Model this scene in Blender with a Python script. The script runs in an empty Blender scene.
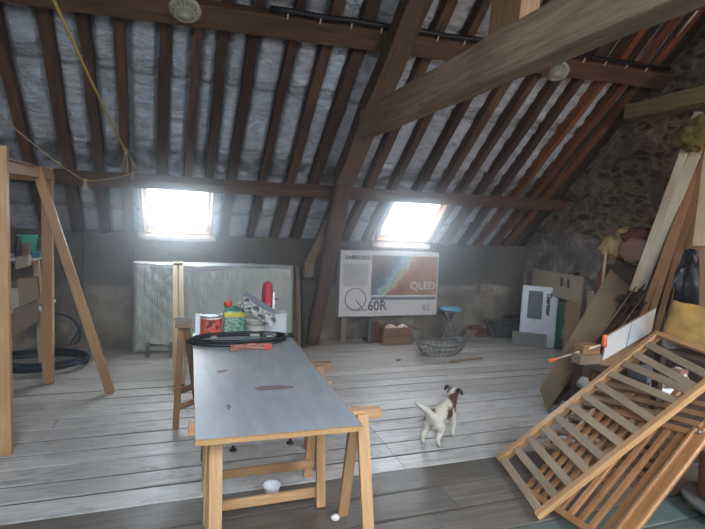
import bpy, math, random
from mathutils import Vector, Matrix, noise
random.seed(7)
V = Vector
PI = math.pi
SC = bpy.context.scene
COL = SC.collection

# ------------------------------------------------------------------ camera
CAM = V((0, 0, 1.7))
ROT = Matrix(((0.9441, -0.0176, -0.3293), (-0.3255, 0.1051, -0.9397), (0.0511, 0.9943, 0.0935)))
cd = bpy.data.cameras.new('camera')
cam = bpy.data.objects.new('camera', cd)
COL.objects.link(cam)
cam.matrix_world = Matrix.Translation(CAM) @ ROT.to_4x4()
cd.sensor_fit = 'HORIZONTAL'
cd.sensor_width = 36
cd.lens = 469.4 * 36 / 705
cd.clip_start = 0.02
SC.camera = cam

# ------------------------------------------------------------------ light and exposure
SC.view_settings.view_transform = 'Standard'
SC.view_settings.look = 'None'
SC.view_settings.gamma = 1
SC.view_settings.use_curve_mapping = False
SC.view_settings.exposure = 4.05
w = bpy.data.worlds.new('overcast_sky')
SC.world = w
w.use_nodes = True
nt = w.node_tree
nt.nodes.clear()
out = nt.nodes.new('ShaderNodeOutputWorld')
bg = nt.nodes.new('ShaderNodeBackground')
tc = nt.nodes.new('ShaderNodeTexCoord')
sx = nt.nodes.new('ShaderNodeSeparateXYZ')
rp = nt.nodes.new('ShaderNodeValToRGB')
rp.color_ramp.elements[0].position = 0.40
rp.color_ramp.elements[0].color = (0.24, 0.25, 0.25, 1)
rp.color_ramp.elements[1].position = 0.56
rp.color_ramp.elements[1].color = (0.77, 0.85, 1.0, 1)
mp = nt.nodes.new('ShaderNodeMapRange')
mp.inputs[1].default_value = -1
mp.inputs[2].default_value = 1
nt.links.new(tc.outputs['Generated'], sx.inputs[0])
nt.links.new(sx.outputs[2], mp.inputs[0])
nt.links.new(mp.outputs[0], rp.inputs[0])
nt.links.new(rp.outputs[0], bg.inputs[0])
bg.inputs[1].default_value = 2.0
nt.links.new(bg.outputs[0], out.inputs[0])

Q2 = math.sqrt(0.5)
YW, ZK = 6.25, 1.40            # knee wall plane and its height
XR, XL, YF = 5.14, -3.6, -2.2  # gable walls and the wall behind the camera
YRIDGE = (YW + YF) / 2
S_RIDGE = (YW - YRIDGE) / Q2
NIN = V((0, -Q2, -Q2))         # inward normal of the front slope
SUP = V((0, -Q2, Q2))          # up the front slope
NIN2 = V((0, Q2, -Q2))
SUP2 = V((0, Q2, Q2))
def slope(x, s, o=0.0):        # point on the front slope, o = distance outward
    return V((x, YW, ZK)) + SUP * s - NIN * o
def slope2(x, s, o=0.0):
    return V((x, YF, ZK)) + SUP2 * s - NIN2 * o
WIN = [(-0.53, 0.27, 0.03, 0.87), (2.50, 3.33, 0.05, 0.90)]     # x0,x1,s0,s1 on the front slope
WIN2 = [(-1.2, 0.4, 0.8, 2.7), (2.2, 3.8, 0.8, 2.7)]      # on the slope behind the camera
def portal(c, ux, uy, nrm, sxx, syy):
    l = bpy.data.lights.new('sky_portal', 'AREA')
    l.shape = 'RECTANGLE'; l.size = sxx; l.size_y = syy
    l.cycles.is_portal = True
    o = bpy.data.objects.new('sky_portal', l)
    COL.objects.link(o)
    z = -nrm
    m = Matrix((ux, z.cross(ux), z)).transposed()
    o.matrix_world = Matrix.Translation(c) @ m.to_4x4()
for (a, b, c, d) in WIN:
    portal(slope((a+b)/2, (c+d)/2, 0.2), V((1, 0, 0)), SUP, NIN, b-a, d-c)
for (a, b, c, d) in WIN2:
    portal(slope2((a+b)/2, (c+d)/2, 0.2), V((1, 0, 0)), SUP2, NIN2, b-a, d-c)

# ------------------------------------------------------------------ pixel helpers (photo frame) -> points on real planes
def ray(px, py):
    return ROT @ V((px - 352.5, -(py - 264.5), -469.4))
def atp(px, py, n, k):
    d = ray(px, py); n = V(n)
    return CAM + d * ((k - n.dot(CAM)) / n.dot(d))
def atz(px, py, z=0.0): return atp(px, py, (0, 0, 1), z)
def aty(px, py, y): return atp(px, py, (0, 1, 0), y)
def atx(px, py, x): return atp(px, py, (1, 0, 0), x)

# ------------------------------------------------------------------ materials
def newmat(name):
    m = bpy.data.materials.new(name); m.use_nodes = True
    n = m.node_tree; b = n.nodes['Principled BSDF']
    return m, n, b
def N(n, t, **kw):
    x = n.nodes.new(t)
    for k, v in kw.items(): setattr(x, k, v)
    return x
def ramp(n, fac, stops, interp='LINEAR'):
    r = N(n, 'ShaderNodeValToRGB'); cr = r.color_ramp; cr.interpolation = interp
    while len(cr.elements) < len(stops): cr.elements.new(0.5)
    for e, (p, c) in zip(cr.elements, stops):
        e.position = p; e.color = (c[0], c[1], c[2], 1)
    n.links.new(fac, r.inputs[0]); return r.outputs[0]
def noise_tex(n, vec, scale, detail=4, rough=0.6, dist=0.0):
    t = N(n, 'ShaderNodeTexNoise'); t.inputs['Scale'].default_value = scale
    t.inputs['Detail'].default_value = detail; t.inputs['Roughness'].default_value = rough
    t.inputs['Distortion'].default_value = dist
    if vec: n.links.new(vec, t.inputs['Vector'])
    return t.outputs[0]
def mapping(n, vec, scale, loc=(0, 0, 0)):
    t = N(n, 'ShaderNodeMapping'); t.inputs['Scale'].default_value = scale; t.inputs['Location'].default_value = loc
    n.links.new(vec, t.inputs[0]); return t.outputs[0]
def mixc(n, fac, a, b, mode='MIX'):
    t = N(n, 'ShaderNodeMix', data_type='RGBA', blend_type=mode)
    for s, v in ((t.inputs[0], fac), (t.inputs[6], a), (t.inputs[7], b)):
        if isinstance(v, (int, float)): s.default_value = v
        elif isinstance(v, tuple): s.default_value = (v[0], v[1], v[2], 1)
        else: n.links.new(v, s)
    return t.outputs[2]
def bump(n, b, h, strength=0.3, dist=0.01):
    t = N(n, 'ShaderNodeBump'); t.inputs['Strength'].default_value = strength
    t.inputs['Distance'].default_value = dist
    n.links.new(h, t.inputs['Height']); n.links.new(t.outputs[0], b.inputs['Normal'])
def objrand(n):
    return N(n, 'ShaderNodeObjectInfo').outputs['Random']
def flat(name, c, rough=0.5, metal=0.0, var=0.12, scale=14, spec=0.5, bs=0.0):
    m, n, b = newmat(name)
    g = N(n, 'ShaderNodeTexCoord').outputs['Object']
    f = noise_tex(n, g, scale, 5)
    k0 = tuple(x * (1 - var) for x in c); k1 = tuple(min(1, x * (1 + var)) for x in c)
    n.links.new(ramp(n, f, [(0.3, k0), (0.7, k1)]), b.inputs['Base Color'])
    b.inputs['Roughness'].default_value = rough; b.inputs['Metallic'].default_value = metal
    b.inputs['Specular IOR Level'].default_value = spec
    if bs: bump(n, b, f, bs, 0.01)
    return m
def wood(name, light, dark, rough=0.6, gs=(1.5, 22, 1), knots=True, rv=0.25, spec=0.4, bs=0.25):
    """grain runs along the U of the beam's unwrapping"""
    m, n, b = newmat(name)
    uv = N(n, 'ShaderNodeUVMap').outputs[0]
    r = objrand(n)
    mul = N(n, 'ShaderNodeMath', operation='MULTIPLY'); n.links.new(r, mul.inputs[0]); mul.inputs[1].default_value = 37
    cmb = N(n, 'ShaderNodeCombineXYZ'); n.links.new(mul.outputs[0], cmb.inputs[0]); n.links.new(mul.outputs[0], cmb.inputs[1])
    add = N(n, 'ShaderNodeVectorMath', operation='ADD'); n.links.new(uv, add.inputs[0]); n.links.new(cmb.outputs[0], add.inputs[1])
    v = mapping(n, add.outputs[0], gs)
    f = noise_tex(n, v, 3.0, 6, 0.65, 0.6)
    c = ramp(n, f, [(0.32, dark), (0.52, tuple((a + d) / 2 for a, d in zip(light, dark))), (0.68, light)])
    f2 = noise_tex(n, add.outputs[0], 2.0, 3)
    c = mixc(n, 0.55, c, ramp(n, f2, [(0.3, (0.62, 0.6, 0.58)), (0.65, (1.1, 1.08, 1.05))]), 'MULTIPLY')
    if knots:
        vo = N(n, 'ShaderNodeTexVoronoi'); n.links.new(mapping(n, add.outputs[0], (2.2, 9, 1)), vo.inputs['Vector']); vo.inputs['Scale'].default_value = 1.0
        c = mixc(n, ramp(n, vo.outputs['Distance'], [(0.05, (0.8,)*3), (0.12, (0, 0, 0))]), c, tuple(x * 0.45 for x in dark))
    hs = N(n, 'ShaderNodeHueSaturation'); mr = N(n, 'ShaderNodeMapRange')
    n.links.new(r, mr.inputs[0]); mr.inputs[3].default_value = 1 - rv; mr.inputs[4].default_value = 1 + rv
    n.links.new(mr.outputs[0], hs.inputs['Value']); n.links.new(c, hs.inputs['Color'])
    n.links.new(hs.outputs[0], b.inputs['Base Color'])
    b.inputs['Roughness'].default_value = rough; b.inputs['Specular IOR Level'].default_value = spec
    bump(n, b, f, bs, 0.004)
    return m

M = {}
M['pine'] = wood('pine', (0.54, 0.32, 0.165), (0.40, 0.215, 0.095), 0.5)
M['pine_pale'] = wood('pale_pine', (0.66, 0.50, 0.33), (0.52, 0.36, 0.21), 0.6)
M['cot'] = wood('varnished_beech', (0.55, 0.315, 0.145), (0.40, 0.20, 0.08), 0.4, spec=0.6, knots=False)
M['cot_red'] = wood('reddish_varnished_beech', (0.50, 0.245, 0.095), (0.34, 0.14, 0.05), 0.4, knots=False, spec=0.6)
M['slat'] = wood('dusty_slat', (0.44, 0.325, 0.22), (0.31, 0.21, 0.13), 0.6, knots=False, rv=0.15)
M['rafter'] = wood('old_dark_rafter', (0.175, 0.095, 0.068), (0.055, 0.03, 0.022), 0.8, gs=(1.2, 9, 1), rv=0.35, bs=0.6)
M['rafter_warm_lit'] = wood('old_rafter_painted_warm_light', (0.34, 0.12, 0.05), (0.13, 0.045, 0.02), 0.75, gs=(1.2, 12, 1), bs=0.6)  # redder rafter copy, warm light painted into the colour
M['purlin'] = wood('red_brown_purlin', (0.22, 0.115, 0.075), (0.085, 0.042, 0.028), 0.75, gs=(0.8, 10, 1), bs=0.5)
M['truss'] = wood('old_truss_oak', (0.17, 0.10, 0.07), (0.07, 0.04, 0.03), 0.8, gs=(1, 9, 1), bs=0.6)
M['tie'] = wood('pale_hewn_beam', (0.40, 0.28, 0.18), (0.18, 0.12, 0.075), 0.75, gs=(0.8, 9, 1), rv=0.02, bs=0.7)
M['olive'] = wood('mossy_timber_end', (0.33, 0.25, 0.11), (0.15, 0.11, 0.05), 0.85, gs=(2, 14, 1), rv=0.02, bs=0.8)
M['plank_br'] = wood('brown_plank', (0.36, 0.20, 0.105), (0.20, 0.105, 0.05), 0.6, knots=False)
M['plank_dk'] = wood('dark_plank', (0.10, 0.06, 0.04), (0.04, 0.025, 0.018), 0.7)
M['plank_wh'] = wood('whitish_plank', (0.62, 0.54, 0.42), (0.48, 0.40, 0.29), 0.6, knots=False, rv=0.08)
M['panel'] = wood('brown_panel', (0.27, 0.19, 0.12), (0.235, 0.165, 0.10), 0.6, knots=False, rv=0.02, bs=0.05)
M['board_dk'] = wood('roof_boarding', (0.085, 0.045, 0.03), (0.03, 0.017, 0.012), 0.8, gs=(1.5, 7, 1), bs=0.5)
M['osb'] = wood('chipboard_edge', (0.60, 0.34, 0.14), (0.36, 0.19, 0.075), 0.8, gs=(30, 60, 1), knots=False, rv=0.0, bs=0.5)
M['sash'] = wood('skylight_pine', (0.58, 0.33, 0.13), (0.46, 0.25, 0.09), 0.45, knots=False, rv=0.03)
M['block'] = wood('grey_old_wood', (0.30, 0.22, 0.15), (0.17, 0.12, 0.08), 0.8)
M['redwood'] = wood('mahogany_stave', (0.22, 0.085, 0.04), (0.12, 0.042, 0.02), 0.45, knots=False)

M['white'] = flat('white_plastic', (0.68, 0.73, 0.80), 0.4, var=0.04)
M['white_card'] = flat('white_card', (0.78, 0.78, 0.80), 0.6, var=0.04)
M['offwhite'] = flat('off_white', (0.60, 0.56, 0.48), 0.6)
M['tile'] = flat('pale_grey_tile', (0.42, 0.42, 0.43), 0.35, var=0.03)
M['grey'] = flat('grey_face', (0.13, 0.15, 0.17), 0.6)
M['black'] = flat('black_rubber', (0.012, 0.013, 0.016), 0.45)
M['blackbag'] = flat('black_bag', (0.02, 0.022, 0.028), 0.35, bs=0.8)
M['navy'] = flat('dark_blue_hose', (0.015, 0.028, 0.055), 0.4)
M['steel'] = flat('grey_steel', (0.35, 0.37, 0.38), 0.35, 0.85)
M['wire'] = flat('dull_wire', (0.20, 0.21, 0.22), 0.4, 0.7)
M['red'] = flat('dark_red_cloth', (0.36, 0.03, 0.045), 0.6, bs=0.4)
M['redcap'] = flat('red_cap', (0.55, 0.06, 0.04), 0.4)
M['orange'] = flat('orange_tip', (0.85, 0.16, 0.06), 0.4)
M['yellow'] = flat('yellow_label', (0.60, 0.50, 0.06), 0.5)
M['green'] = flat('green_plastic', (0.02, 0.17, 0.10), 0.45)
M['mint'] = flat('mint_plastic', (0.10, 0.50, 0.36), 0.5)
M['bluebox'] = flat('blue_box', (0.06, 0.24, 0.34), 0.5)
M['seatblue'] = flat('blue_seat_vinyl', (0.16, 0.42, 0.62), 0.25)
M['carton'] = flat('grey_brown_carton', (0.34, 0.28, 0.21), 0.75)
M['carton2'] = flat('cardboard', (0.30, 0.20, 0.12), 0.75)
M['tan'] = flat('tan_padded_cloth', (0.36, 0.205, 0.055), 0.75, bs=0.5, var=0.25, scale=9)
M['rope'] = flat('yellow_rope', (0.62, 0.42, 0.10), 0.7)
M['twine'] = flat('tan_twine', (0.50, 0.38, 0.20), 0.7)
M['concrete'] = flat('concrete_block', (0.27, 0.27, 0.26), 0.9, bs=0.5, scale=60)
M['crate_gg'] = flat('grey_green_box', (0.105, 0.125, 0.115), 0.6)
M['brick'] = flat('old_brick', (0.20, 0.09, 0.06), 0.9, bs=0.5, var=0.35, scale=20)
M['brick_pale'] = flat('pale_brick', (0.30, 0.24, 0.20), 0.9, bs=0.5, var=0.35, scale=20)
M['paper'] = flat('crumpled_paper', (0.70, 0.62, 0.55), 0.8, bs=0.6)
M['brass'] = flat('yellow_pot', (0.42, 0.31, 0.08), 0.5)
M['foam'] = flat('yellow_foam', (0.30, 0.21, 0.06), 0.9, bs=0.9, var=0.35, scale=22)
M['straw'] = flat('straw_cloth', (0.50, 0.34, 0.16), 0.8, bs=0.8, var=0.3)
M['maroon'] = flat('maroon_cloth', (0.15, 0.035, 0.035), 0.7, bs=0.8)
M['pink'] = flat('pinkish_cloth', (0.30, 0.16, 0.13), 0.8, bs=0.8)
M['rust'] = flat('rusty_iron', (0.07, 0.04, 0.03), 0.7, 0.4)
M['stonegrey'] = flat('grey_stand_base', (0.10, 0.095, 0.085), 0.6)
M['cork'] = flat('cork_foot', (0.36, 0.25, 0.12), 0.8)
M['void'] = flat('dark_underfloor', (0.01, 0.009, 0.008), 0.9)
M['ink'] = flat('black_print', (0.015, 0.015, 0.018), 0.5)
M['greyink'] = flat('grey_print', (0.22, 0.23, 0.24), 0.6)
M['whiteink'] = flat('white_print', (0.75, 0.75, 0.75), 0.5)
M['bandblue'] = flat('grey_blue_print', (0.20, 0.25, 0.31), 0.4, var=0.05)

def glassy(name, tint=(1, 1, 1), gloss=0.08, rough=0.02):
    m = bpy.data.materials.new(name); m.use_nodes = True; n = m.node_tree; n.nodes.clear()
    o = N(n, 'ShaderNodeOutputMaterial'); mx = N(n, 'ShaderNodeMixShader')
    t = N(n, 'ShaderNodeBsdfTransparent'); g = N(n, 'ShaderNodeBsdfGlossy')
    t.inputs[0].default_value = (*tint, 1); g.inputs['Roughness'].default_value = rough
    mx.inputs[0].default_value = gloss
    n.links.new(t.outputs[0], mx.inputs[1]); n.links.new(g.outputs[0], mx.inputs[2]); n.links.new(mx.outputs[0], o.inputs[0])
    return m
M['pane'] = glassy('skylight_glass', (0.95, 0.98, 0.97))
def translucent(name, c, alpha, rough=0.3):
    m, n, b = newmat(name)
    b.inputs['Base Color'].default_value = (*c, 1); b.inputs['Alpha'].default_value = alpha
    b.inputs['Roughness'].default_value = rough
    return m
M['clearplastic'] = translucent('clear_plastic', (0.75, 0.80, 0.84), 0.45, 0.25)
M['lampglass'] = translucent('dusty_lamp_glass', (0.45, 0.42, 0.34), 0.55, 0.3)
M['lampglass'].node_tree.nodes['Principled BSDF'].inputs['Specular IOR Level'].default_value = 0.8

def m_foil():
    m, n, b = newmat('foil_insulation')
    uv = N(n, 'ShaderNodeUVMap').outputs[0]
    f = noise_tex(n, mapping(n, uv, (3, 5.5, 1)), 2.2, 6, 0.62, 2.2)
    wv = noise_tex(n, mapping(n, uv, (2.2, 6.5, 1)), 1.3, 6, 0.68, 3.2)
    big = noise_tex(n, uv, 0.9, 3)
    c = ramp(n, wv, [(0.34, (0.46, 0.49, 0.56)), (0.5, (0.70, 0.75, 0.86)), (0.62, (0.86, 0.91, 1.0))])
    sa = N(n, 'ShaderNodeAttribute', attribute_name='seam'); ss2 = N(n, 'ShaderNodeSeparateColor'); n.links.new(sa.outputs['Color'], ss2.inputs[0])
    crk = noise_tex(n, uv, 30, 4, 0.7)
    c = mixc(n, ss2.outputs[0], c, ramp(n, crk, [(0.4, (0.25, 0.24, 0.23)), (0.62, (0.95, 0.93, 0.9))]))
    c = mixc(n, ss2.outputs[1], c, (0.07, 0.06, 0.055))  # dark seam lines and band, plus painted shade beside the rafters
    c = mixc(n, 0.5, c, ramp(n, big, [(0.35, (0.66, 0.62, 0.58)), (0.6, (1.05, 1.07, 1.1))]), 'MULTIPLY')
    n.links.new(c, b.inputs['Base Color'])
    b.inputs['Metallic'].default_value = 0.1; b.inputs['Roughness'].default_value = 0.38
    ad = N(n, 'ShaderNodeMath', operation='ADD'); n.links.new(f, ad.inputs[0]); n.links.new(wv, ad.inputs[1])
    bump(n, b, ad.outputs[0], 0.9, 0.03)
    return m
M['foil'] = m_foil()

def m_floor():
    m, n, b = newmat('worn_painted_floorboards')
    uv = N(n, 'ShaderNodeUVMap').outputs[0]
    ob = N(n, 'ShaderNodeTexCoord').outputs['Object']
    at = N(n, 'ShaderNodeAttribute', attribute_name='board'); at.attribute_type = 'GEOMETRY'
    sp = N(n, 'ShaderNodeSeparateColor'); n.links.new(at.outputs['Color'], sp.inputs[0])
    grain = noise_tex(n, mapping(n, uv, (1.3, 22, 1)), 2.0, 5, 0.6, 0.5)
    worn = noise_tex(n, mapping(n, uv, (2.2, 6, 1)), 1.9, 7, 0.72, 1.2)
    paint = ramp(n, grain, [(0.3, (0.40, 0.38, 0.355)), (0.6, (0.56, 0.535, 0.51))])
    bare = ramp(n, grain, [(0.3, (0.085, 0.07, 0.058)), (0.55, (0.14, 0.12, 0.10)), (0.75, (0.18, 0.157, 0.135))])
    teal = ramp(n, grain, [(0.3, (0.08, 0.112, 0.10)), (0.7, (0.12, 0.165, 0.15))])
    wr = ramp(n, worn, [(0.50, (0, 0, 0)), (0.66, (1, 1, 1))])
    br = N(n, 'ShaderNodeMath', operation='MULTIPLY'); n.links.new(wr, br.inputs[0]); br.inputs[1].default_value = 0.5
    painted = mixc(n, br.outputs[0], paint, bare)
    c = mixc(n, sp.outputs[0], bare, painted)
    c = mixc(n, sp.outputs[2], c, teal)
    mr = N(n, 'ShaderNodeMapRange'); n.links.new(sp.outputs[1], mr.inputs[0]); mr.inputs[3].default_value = 0.82; mr.inputs[4].default_value = 1.12
    hs = N(n, 'ShaderNodeHueSaturation'); n.links.new(mr.outputs[0], hs.inputs['Value']); n.links.new(c, hs.inputs['Color'])
    d = noise_tex(n, ob, 1.1, 4)
    c = mixc(n, 0.6, hs.outputs[0], ramp(n, d, [(0.35, (0.72, 0.70, 0.68)), (0.6, (1.06, 1.06, 1.06))]), 'MULTIPLY')
    n.links.new(c, b.inputs['Base Color'])
    rr = N(n, 'ShaderNodeMapRange'); n.links.new(worn, rr.inputs[0]); rr.inputs[3].default_value = 0.22; rr.inputs[4].default_value = 0.60
    n.links.new(rr.outputs[0], b.inputs['Roughness'])
    b.inputs['Specular IOR Level'].default_value = 0.6
    ad = N(n, 'ShaderNodeMath', operation='ADD'); n.links.new(grain, ad.inputs[0]); n.links.new(worn, ad.inputs[1])
    bump(n, b, ad.outputs[0], 0.35, 0.006)
    return m
M['floor'] = m_floor()

def m_knee():
    m, n, b = newmat('dirty_plaster_knee_wall')
    ob = N(n, 'ShaderNodeTexCoord').outputs['Object']
    sp = N(n, 'ShaderNodeSeparateXYZ'); n.links.new(ob, sp.inputs[0])
    wob = noise_tex(n, ob, 1.5, 4)
    ad = N(n, 'ShaderNodeMath', operation='MULTIPLY_ADD'); n.links.new(wob, ad.inputs[0]); ad.inputs[1].default_value = 0.25; n.links.new(sp.outputs[2], ad.inputs[2])
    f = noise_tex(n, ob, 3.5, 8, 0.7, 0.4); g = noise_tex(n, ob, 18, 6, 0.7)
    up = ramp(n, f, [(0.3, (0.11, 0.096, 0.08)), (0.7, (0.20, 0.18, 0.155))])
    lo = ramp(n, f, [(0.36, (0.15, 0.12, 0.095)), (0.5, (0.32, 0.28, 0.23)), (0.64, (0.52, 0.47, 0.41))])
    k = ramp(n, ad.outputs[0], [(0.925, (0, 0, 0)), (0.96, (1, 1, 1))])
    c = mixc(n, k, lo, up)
    c = mixc(n, 0.5, c, ramp(n, g, [(0.3, (0.7, 0.7, 0.7)), (0.7, (1.1, 1.1, 1.1))]), 'MULTIPLY')
    n.links.new(c, b.inputs['Base Color']); b.inputs['Roughness'].default_value = 0.9
    s = N(n, 'ShaderNodeMath', operation='ADD'); n.links.new(f, s.inputs[0]); n.links.new(g, s.inputs[1])
    bump(n, b, s.outputs[0], 0.6, 0.03)
    return m
M['knee'] = m_knee()

def m_stone():
    m, n, b = newmat('rubble_stone_gable')
    ob = N(n, 'ShaderNodeTexCoord').outputs['Object']
    dn = N(n, 'ShaderNodeTexNoise'); dn.inputs['Scale'].default_value = 2.2; dn.inputs['Detail'].default_value = 3; n.links.new(ob, dn.inputs['Vector'])
    sub = N(n, 'ShaderNodeVectorMath', operation='MULTIPLY_ADD'); n.links.new(dn.outputs['Color'], sub.inputs[0]); sub.inputs[1].default_value = (0.25,)*3; n.links.new(ob, sub.inputs[2])
    mv = mapping(n, sub.outputs[0], (1, 6.0, 12.5))
    vo = N(n, 'ShaderNodeTexVoronoi', feature='F1'); n.links.new(mv, vo.inputs['Vector']); vo.inputs['Scale'].default_value = 1
    ve = N(n, 'ShaderNodeTexVoronoi', feature='DISTANCE_TO_EDGE'); n.links.new(mv, ve.inputs['Vector']); ve.inputs['Scale'].default_value = 1
    f = noise_tex(n, ob, 7, 7, 0.7, 0.3); g = noise_tex(n, ob, 28, 5, 0.7)
    st = N(n, 'ShaderNodeSeparateColor'); n.links.new(vo.outputs['Color'], st.inputs[0])
    cs = ramp(n, st.outputs[0], [(0.1, (0.075, 0.048, 0.033)), (0.5, (0.14, 0.092, 0.063)), (0.95, (0.23, 0.165, 0.115))])
    cm = ramp(n, f, [(0.3, (0.16, 0.12, 0.085)), (0.7, (0.42, 0.33, 0.235))])
    e = ramp(n, ve.outputs['Distance'], [(0.06, (1, 1, 1)), (0.24, (0, 0, 0))])
    em = mixc(n, 1.0, e, ramp(n, f, [(0.35, (0.15,)*3), (0.6, (1,)*3)]), 'MULTIPLY')
    c = mixc(n, em, cs, cm)
    # old whitewash / plaster low down
    sp = N(n, 'ShaderNodeSeparateXYZ'); n.links.new(ob, sp.inputs[0])
    pl = noise_tex(n, ob, 1.6, 6, 0.65)
    ad = N(n, 'ShaderNodeMath', operation='MULTIPLY_ADD'); n.links.new(pl, ad.inputs[0]); ad.inputs[1].default_value = 1.3; n.links.new(sp.outputs[2], ad.inputs[2])
    mr = N(n, 'ShaderNodeMapRange'); n.links.new(ad.outputs[0], mr.inputs[0]); mr.inputs[1].default_value = 2.15; mr.inputs[2].default_value = 2.45; mr.inputs[3].default_value = 1; mr.inputs[4].default_value = 0
    pc = ramp(n, noise_tex(n, ob, 2.6, 8, 0.72, 0.3), [(0.38, (0.13, 0.105, 0.09)), (0.52, (0.27, 0.24, 0.22)), (0.64, (0.60, 0.57, 0.56))])
    c = mixc(n, mr.outputs[0], c, pc)
    c = mixc(n, 0.5, c, ramp(n, g, [(0.3, (0.65,)*3), (0.7, (1.15,)*3)]), 'MULTIPLY')
    n.links.new(c, b.inputs['Base Color']); b.inputs['Roughness'].default_value = 0.92
    hh = N(n, 'ShaderNodeMath', operation='MULTIPLY_ADD'); n.links.new(f, hh.inputs[0]); hh.inputs[1].default_value = 0.6
    h2 = ramp(n, ve.outputs['Distance'], [(0.0, (0, 0, 0)), (0.25, (1, 1, 1))]); n.links.new(h2, hh.inputs[2])
    iv = N(n, 'ShaderNodeMath', operation='SUBTRACT'); iv.inputs[0].default_value = 1; n.links.new(mr.outputs[0], iv.inputs[1])
    h3 = N(n, 'ShaderNodeMath', operation='MULTIPLY'); n.links.new(hh.outputs[0], h3.inputs[0]); n.links.new(iv.outputs[0], h3.inputs[1])
    h4 = N(n, 'ShaderNodeMath', operation='ADD'); n.links.new(h3.outputs[0], h4.inputs[0]); n.links.new(g, h4.inputs[1])
    bump(n, b, h4.outputs[0], 0.55, 0.022)
    return m
M['stone'] = m_stone()

def m_tabletop():
    m, n, b = newmat('grey_painted_board')
    ob = N(n, 'ShaderNodeTexCoord').outputs['Object']
    f = noise_tex(n, mapping(n, ob, (6, 1.5, 1)), 2, 6, 0.6, 0.5); g = noise_tex(n, ob, 40, 4)
    c = ramp(n, f, [(0.3, (0.25, 0.265, 0.29)), (0.65, (0.34, 0.355, 0.38))])
    st = noise_tex(n, mapping(n, ob, (3.2, 16, 1), (0.3, 0.7, 0)), 1.5, 3)
    c = mixc(n, ramp(n, st, [(0.70, (0, 0, 0)), (0.74, (0.85,)*3)]), c, (0.15, 0.10, 0.095))
    sp = N(n, 'ShaderNodeTexVoronoi'); n.links.new(mapping(n, ob, (2.7, 2.7, 2.7), (0.25, 0.2, 0)), sp.inputs['Vector']); sp.inputs['Scale'].default_value = 1
    c = mixc(n, ramp(n, sp.outputs['Distance'], [(0.035, (0.8,)*3), (0.05, (0, 0, 0))]), c, (0.09, 0.08, 0.075))
    n.links.new(c, b.inputs['Base Color'])
    b.inputs['Roughness'].default_value = 0.4; b.inputs['Specular IOR Level'].default_value = 0.6
    bump(n, b, g, 0.12, 0.004)
    return m
M['tabletop'] = m_tabletop()

def m_mattress():
    m, n, b = newmat('quilted_mattress_in_film')
    ob = N(n, 'ShaderNodeTexCoord').outputs['Object']
    f = noise_tex(n, mapping(n, ob, (9, 1, 1.6)), 2, 6, 0.6, 1.2)
    c = ramp(n, f, [(0.3, (0.38, 0.43, 0.40)), (0.55, (0.52, 0.575, 0.54)), (0.72, (0.68, 0.72, 0.71))])
    n.links.new(c, b.inputs['Base Color']); b.inputs['Roughness'].default_value = 0.35
    b.inputs['Coat Weight'].default_value = 0.5; b.inputs['Coat Roughness'].default_value = 0.15
    bump(n, b, f, 0.5, 0.02)
    return m
M['mattress'] = m_mattress()
M['film'] = translucent('clear_film', (0.75, 0.8, 0.83), 0.5, 0.2)

def m_picture():
    m, n, b = newmat('printed_canyon_picture')
    uv = N(n, 'ShaderNodeUVMap').outputs[0]
    sp = N(n, 'ShaderNodeSeparateXYZ'); n.links.new(uv, sp.inputs[0])
    w_ = noise_tex(n, uv, 2.2, 7, 0.68, 1.6)
    a = N(n, 'ShaderNodeMath', operation='MULTIPLY_ADD'); n.links.new(sp.outputs[1], a.inputs[0]); a.inputs[1].default_value = -0.45; n.links.new(sp.outputs[0], a.inputs[2])
    a2 = N(n, 'ShaderNodeMath', operation='MULTIPLY_ADD'); n.links.new(w_, a2.inputs[0]); a2.inputs[1].default_value = 0.62; n.links.new(a.outputs[0], a2.inputs[2])
    c = ramp(n, a2.outputs[0], [(0.02, (0.36, 0.25, 0.21)), (0.16, (0.15, 0.16, 0.18)), (0.30, (0.20, 0.25, 0.31)), (0.38, (0.28, 0.50, 0.60)), (0.42, (0.50, 0.62, 0.66)), (0.45, (0.30, 0.48, 0.25)), (0.50, (0.62, 0.60, 0.55)), (0.56, (0.55, 0.24, 0.11)), (0.70, (0.38, 0.16, 0.09)), (0.88, (0.52, 0.28, 0.18))])
    g = noise_tex(n, mapping(n, uv, (3, 7, 1)), 3, 6, 0.7, 1)
    c = mixc(n, 0.6, c, ramp(n, g, [(0.3, (0.6,)*3), (0.7, (1.3,)*3)]), 'MULTIPLY')
    n.links.new(c, b.inputs['Base Color']); b.inputs['Roughness'].default_value = 0.35
    return m
M['picture'] = m_picture()
def m_splotch(name, cols, scale=14, dist=0.5, rough=0.5):
    m, n, b = newmat(name)
    ob = N(n, 'ShaderNodeTexCoord').outputs['Object']
    f = noise_tex(n, ob, scale, 3, 0.6, dist)
    st = [(0.32 + 0.36 * i / (len(cols) - 1), c) for i, c in enumerate(cols)]
    n.links.new(ramp(n, f, st, 'CONSTANT'), b.inputs['Base Color']); b.inputs['Roughness'].default_value = rough
    return m
M['tinlabel'] = m_splotch('red_tin_label', [(0.10, 0.02, 0.03), (0.50, 0.07, 0.04), (0.62, 0.16, 0.09), (0.45, 0.05, 0.04), (0.2, 0.25, 0.28)], 22)
M['juglabel'] = m_splotch('green_jug_label', [(0.03, 0.10, 0.06), (0.04, 0.25, 0.14), (0.35, 0.34, 0.28), (0.03, 0.22, 0.16), (0.25, 0.16, 0.05)], 28)
M['packprint'] = m_splotch('black_printed_pack', [(0.02, 0.02, 0.025), (0.09, 0.09, 0.09), (0.45, 0.46, 0.42), (0.12, 0.11, 0.10), (0.40, 0.40, 0.36)], 30)
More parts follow.
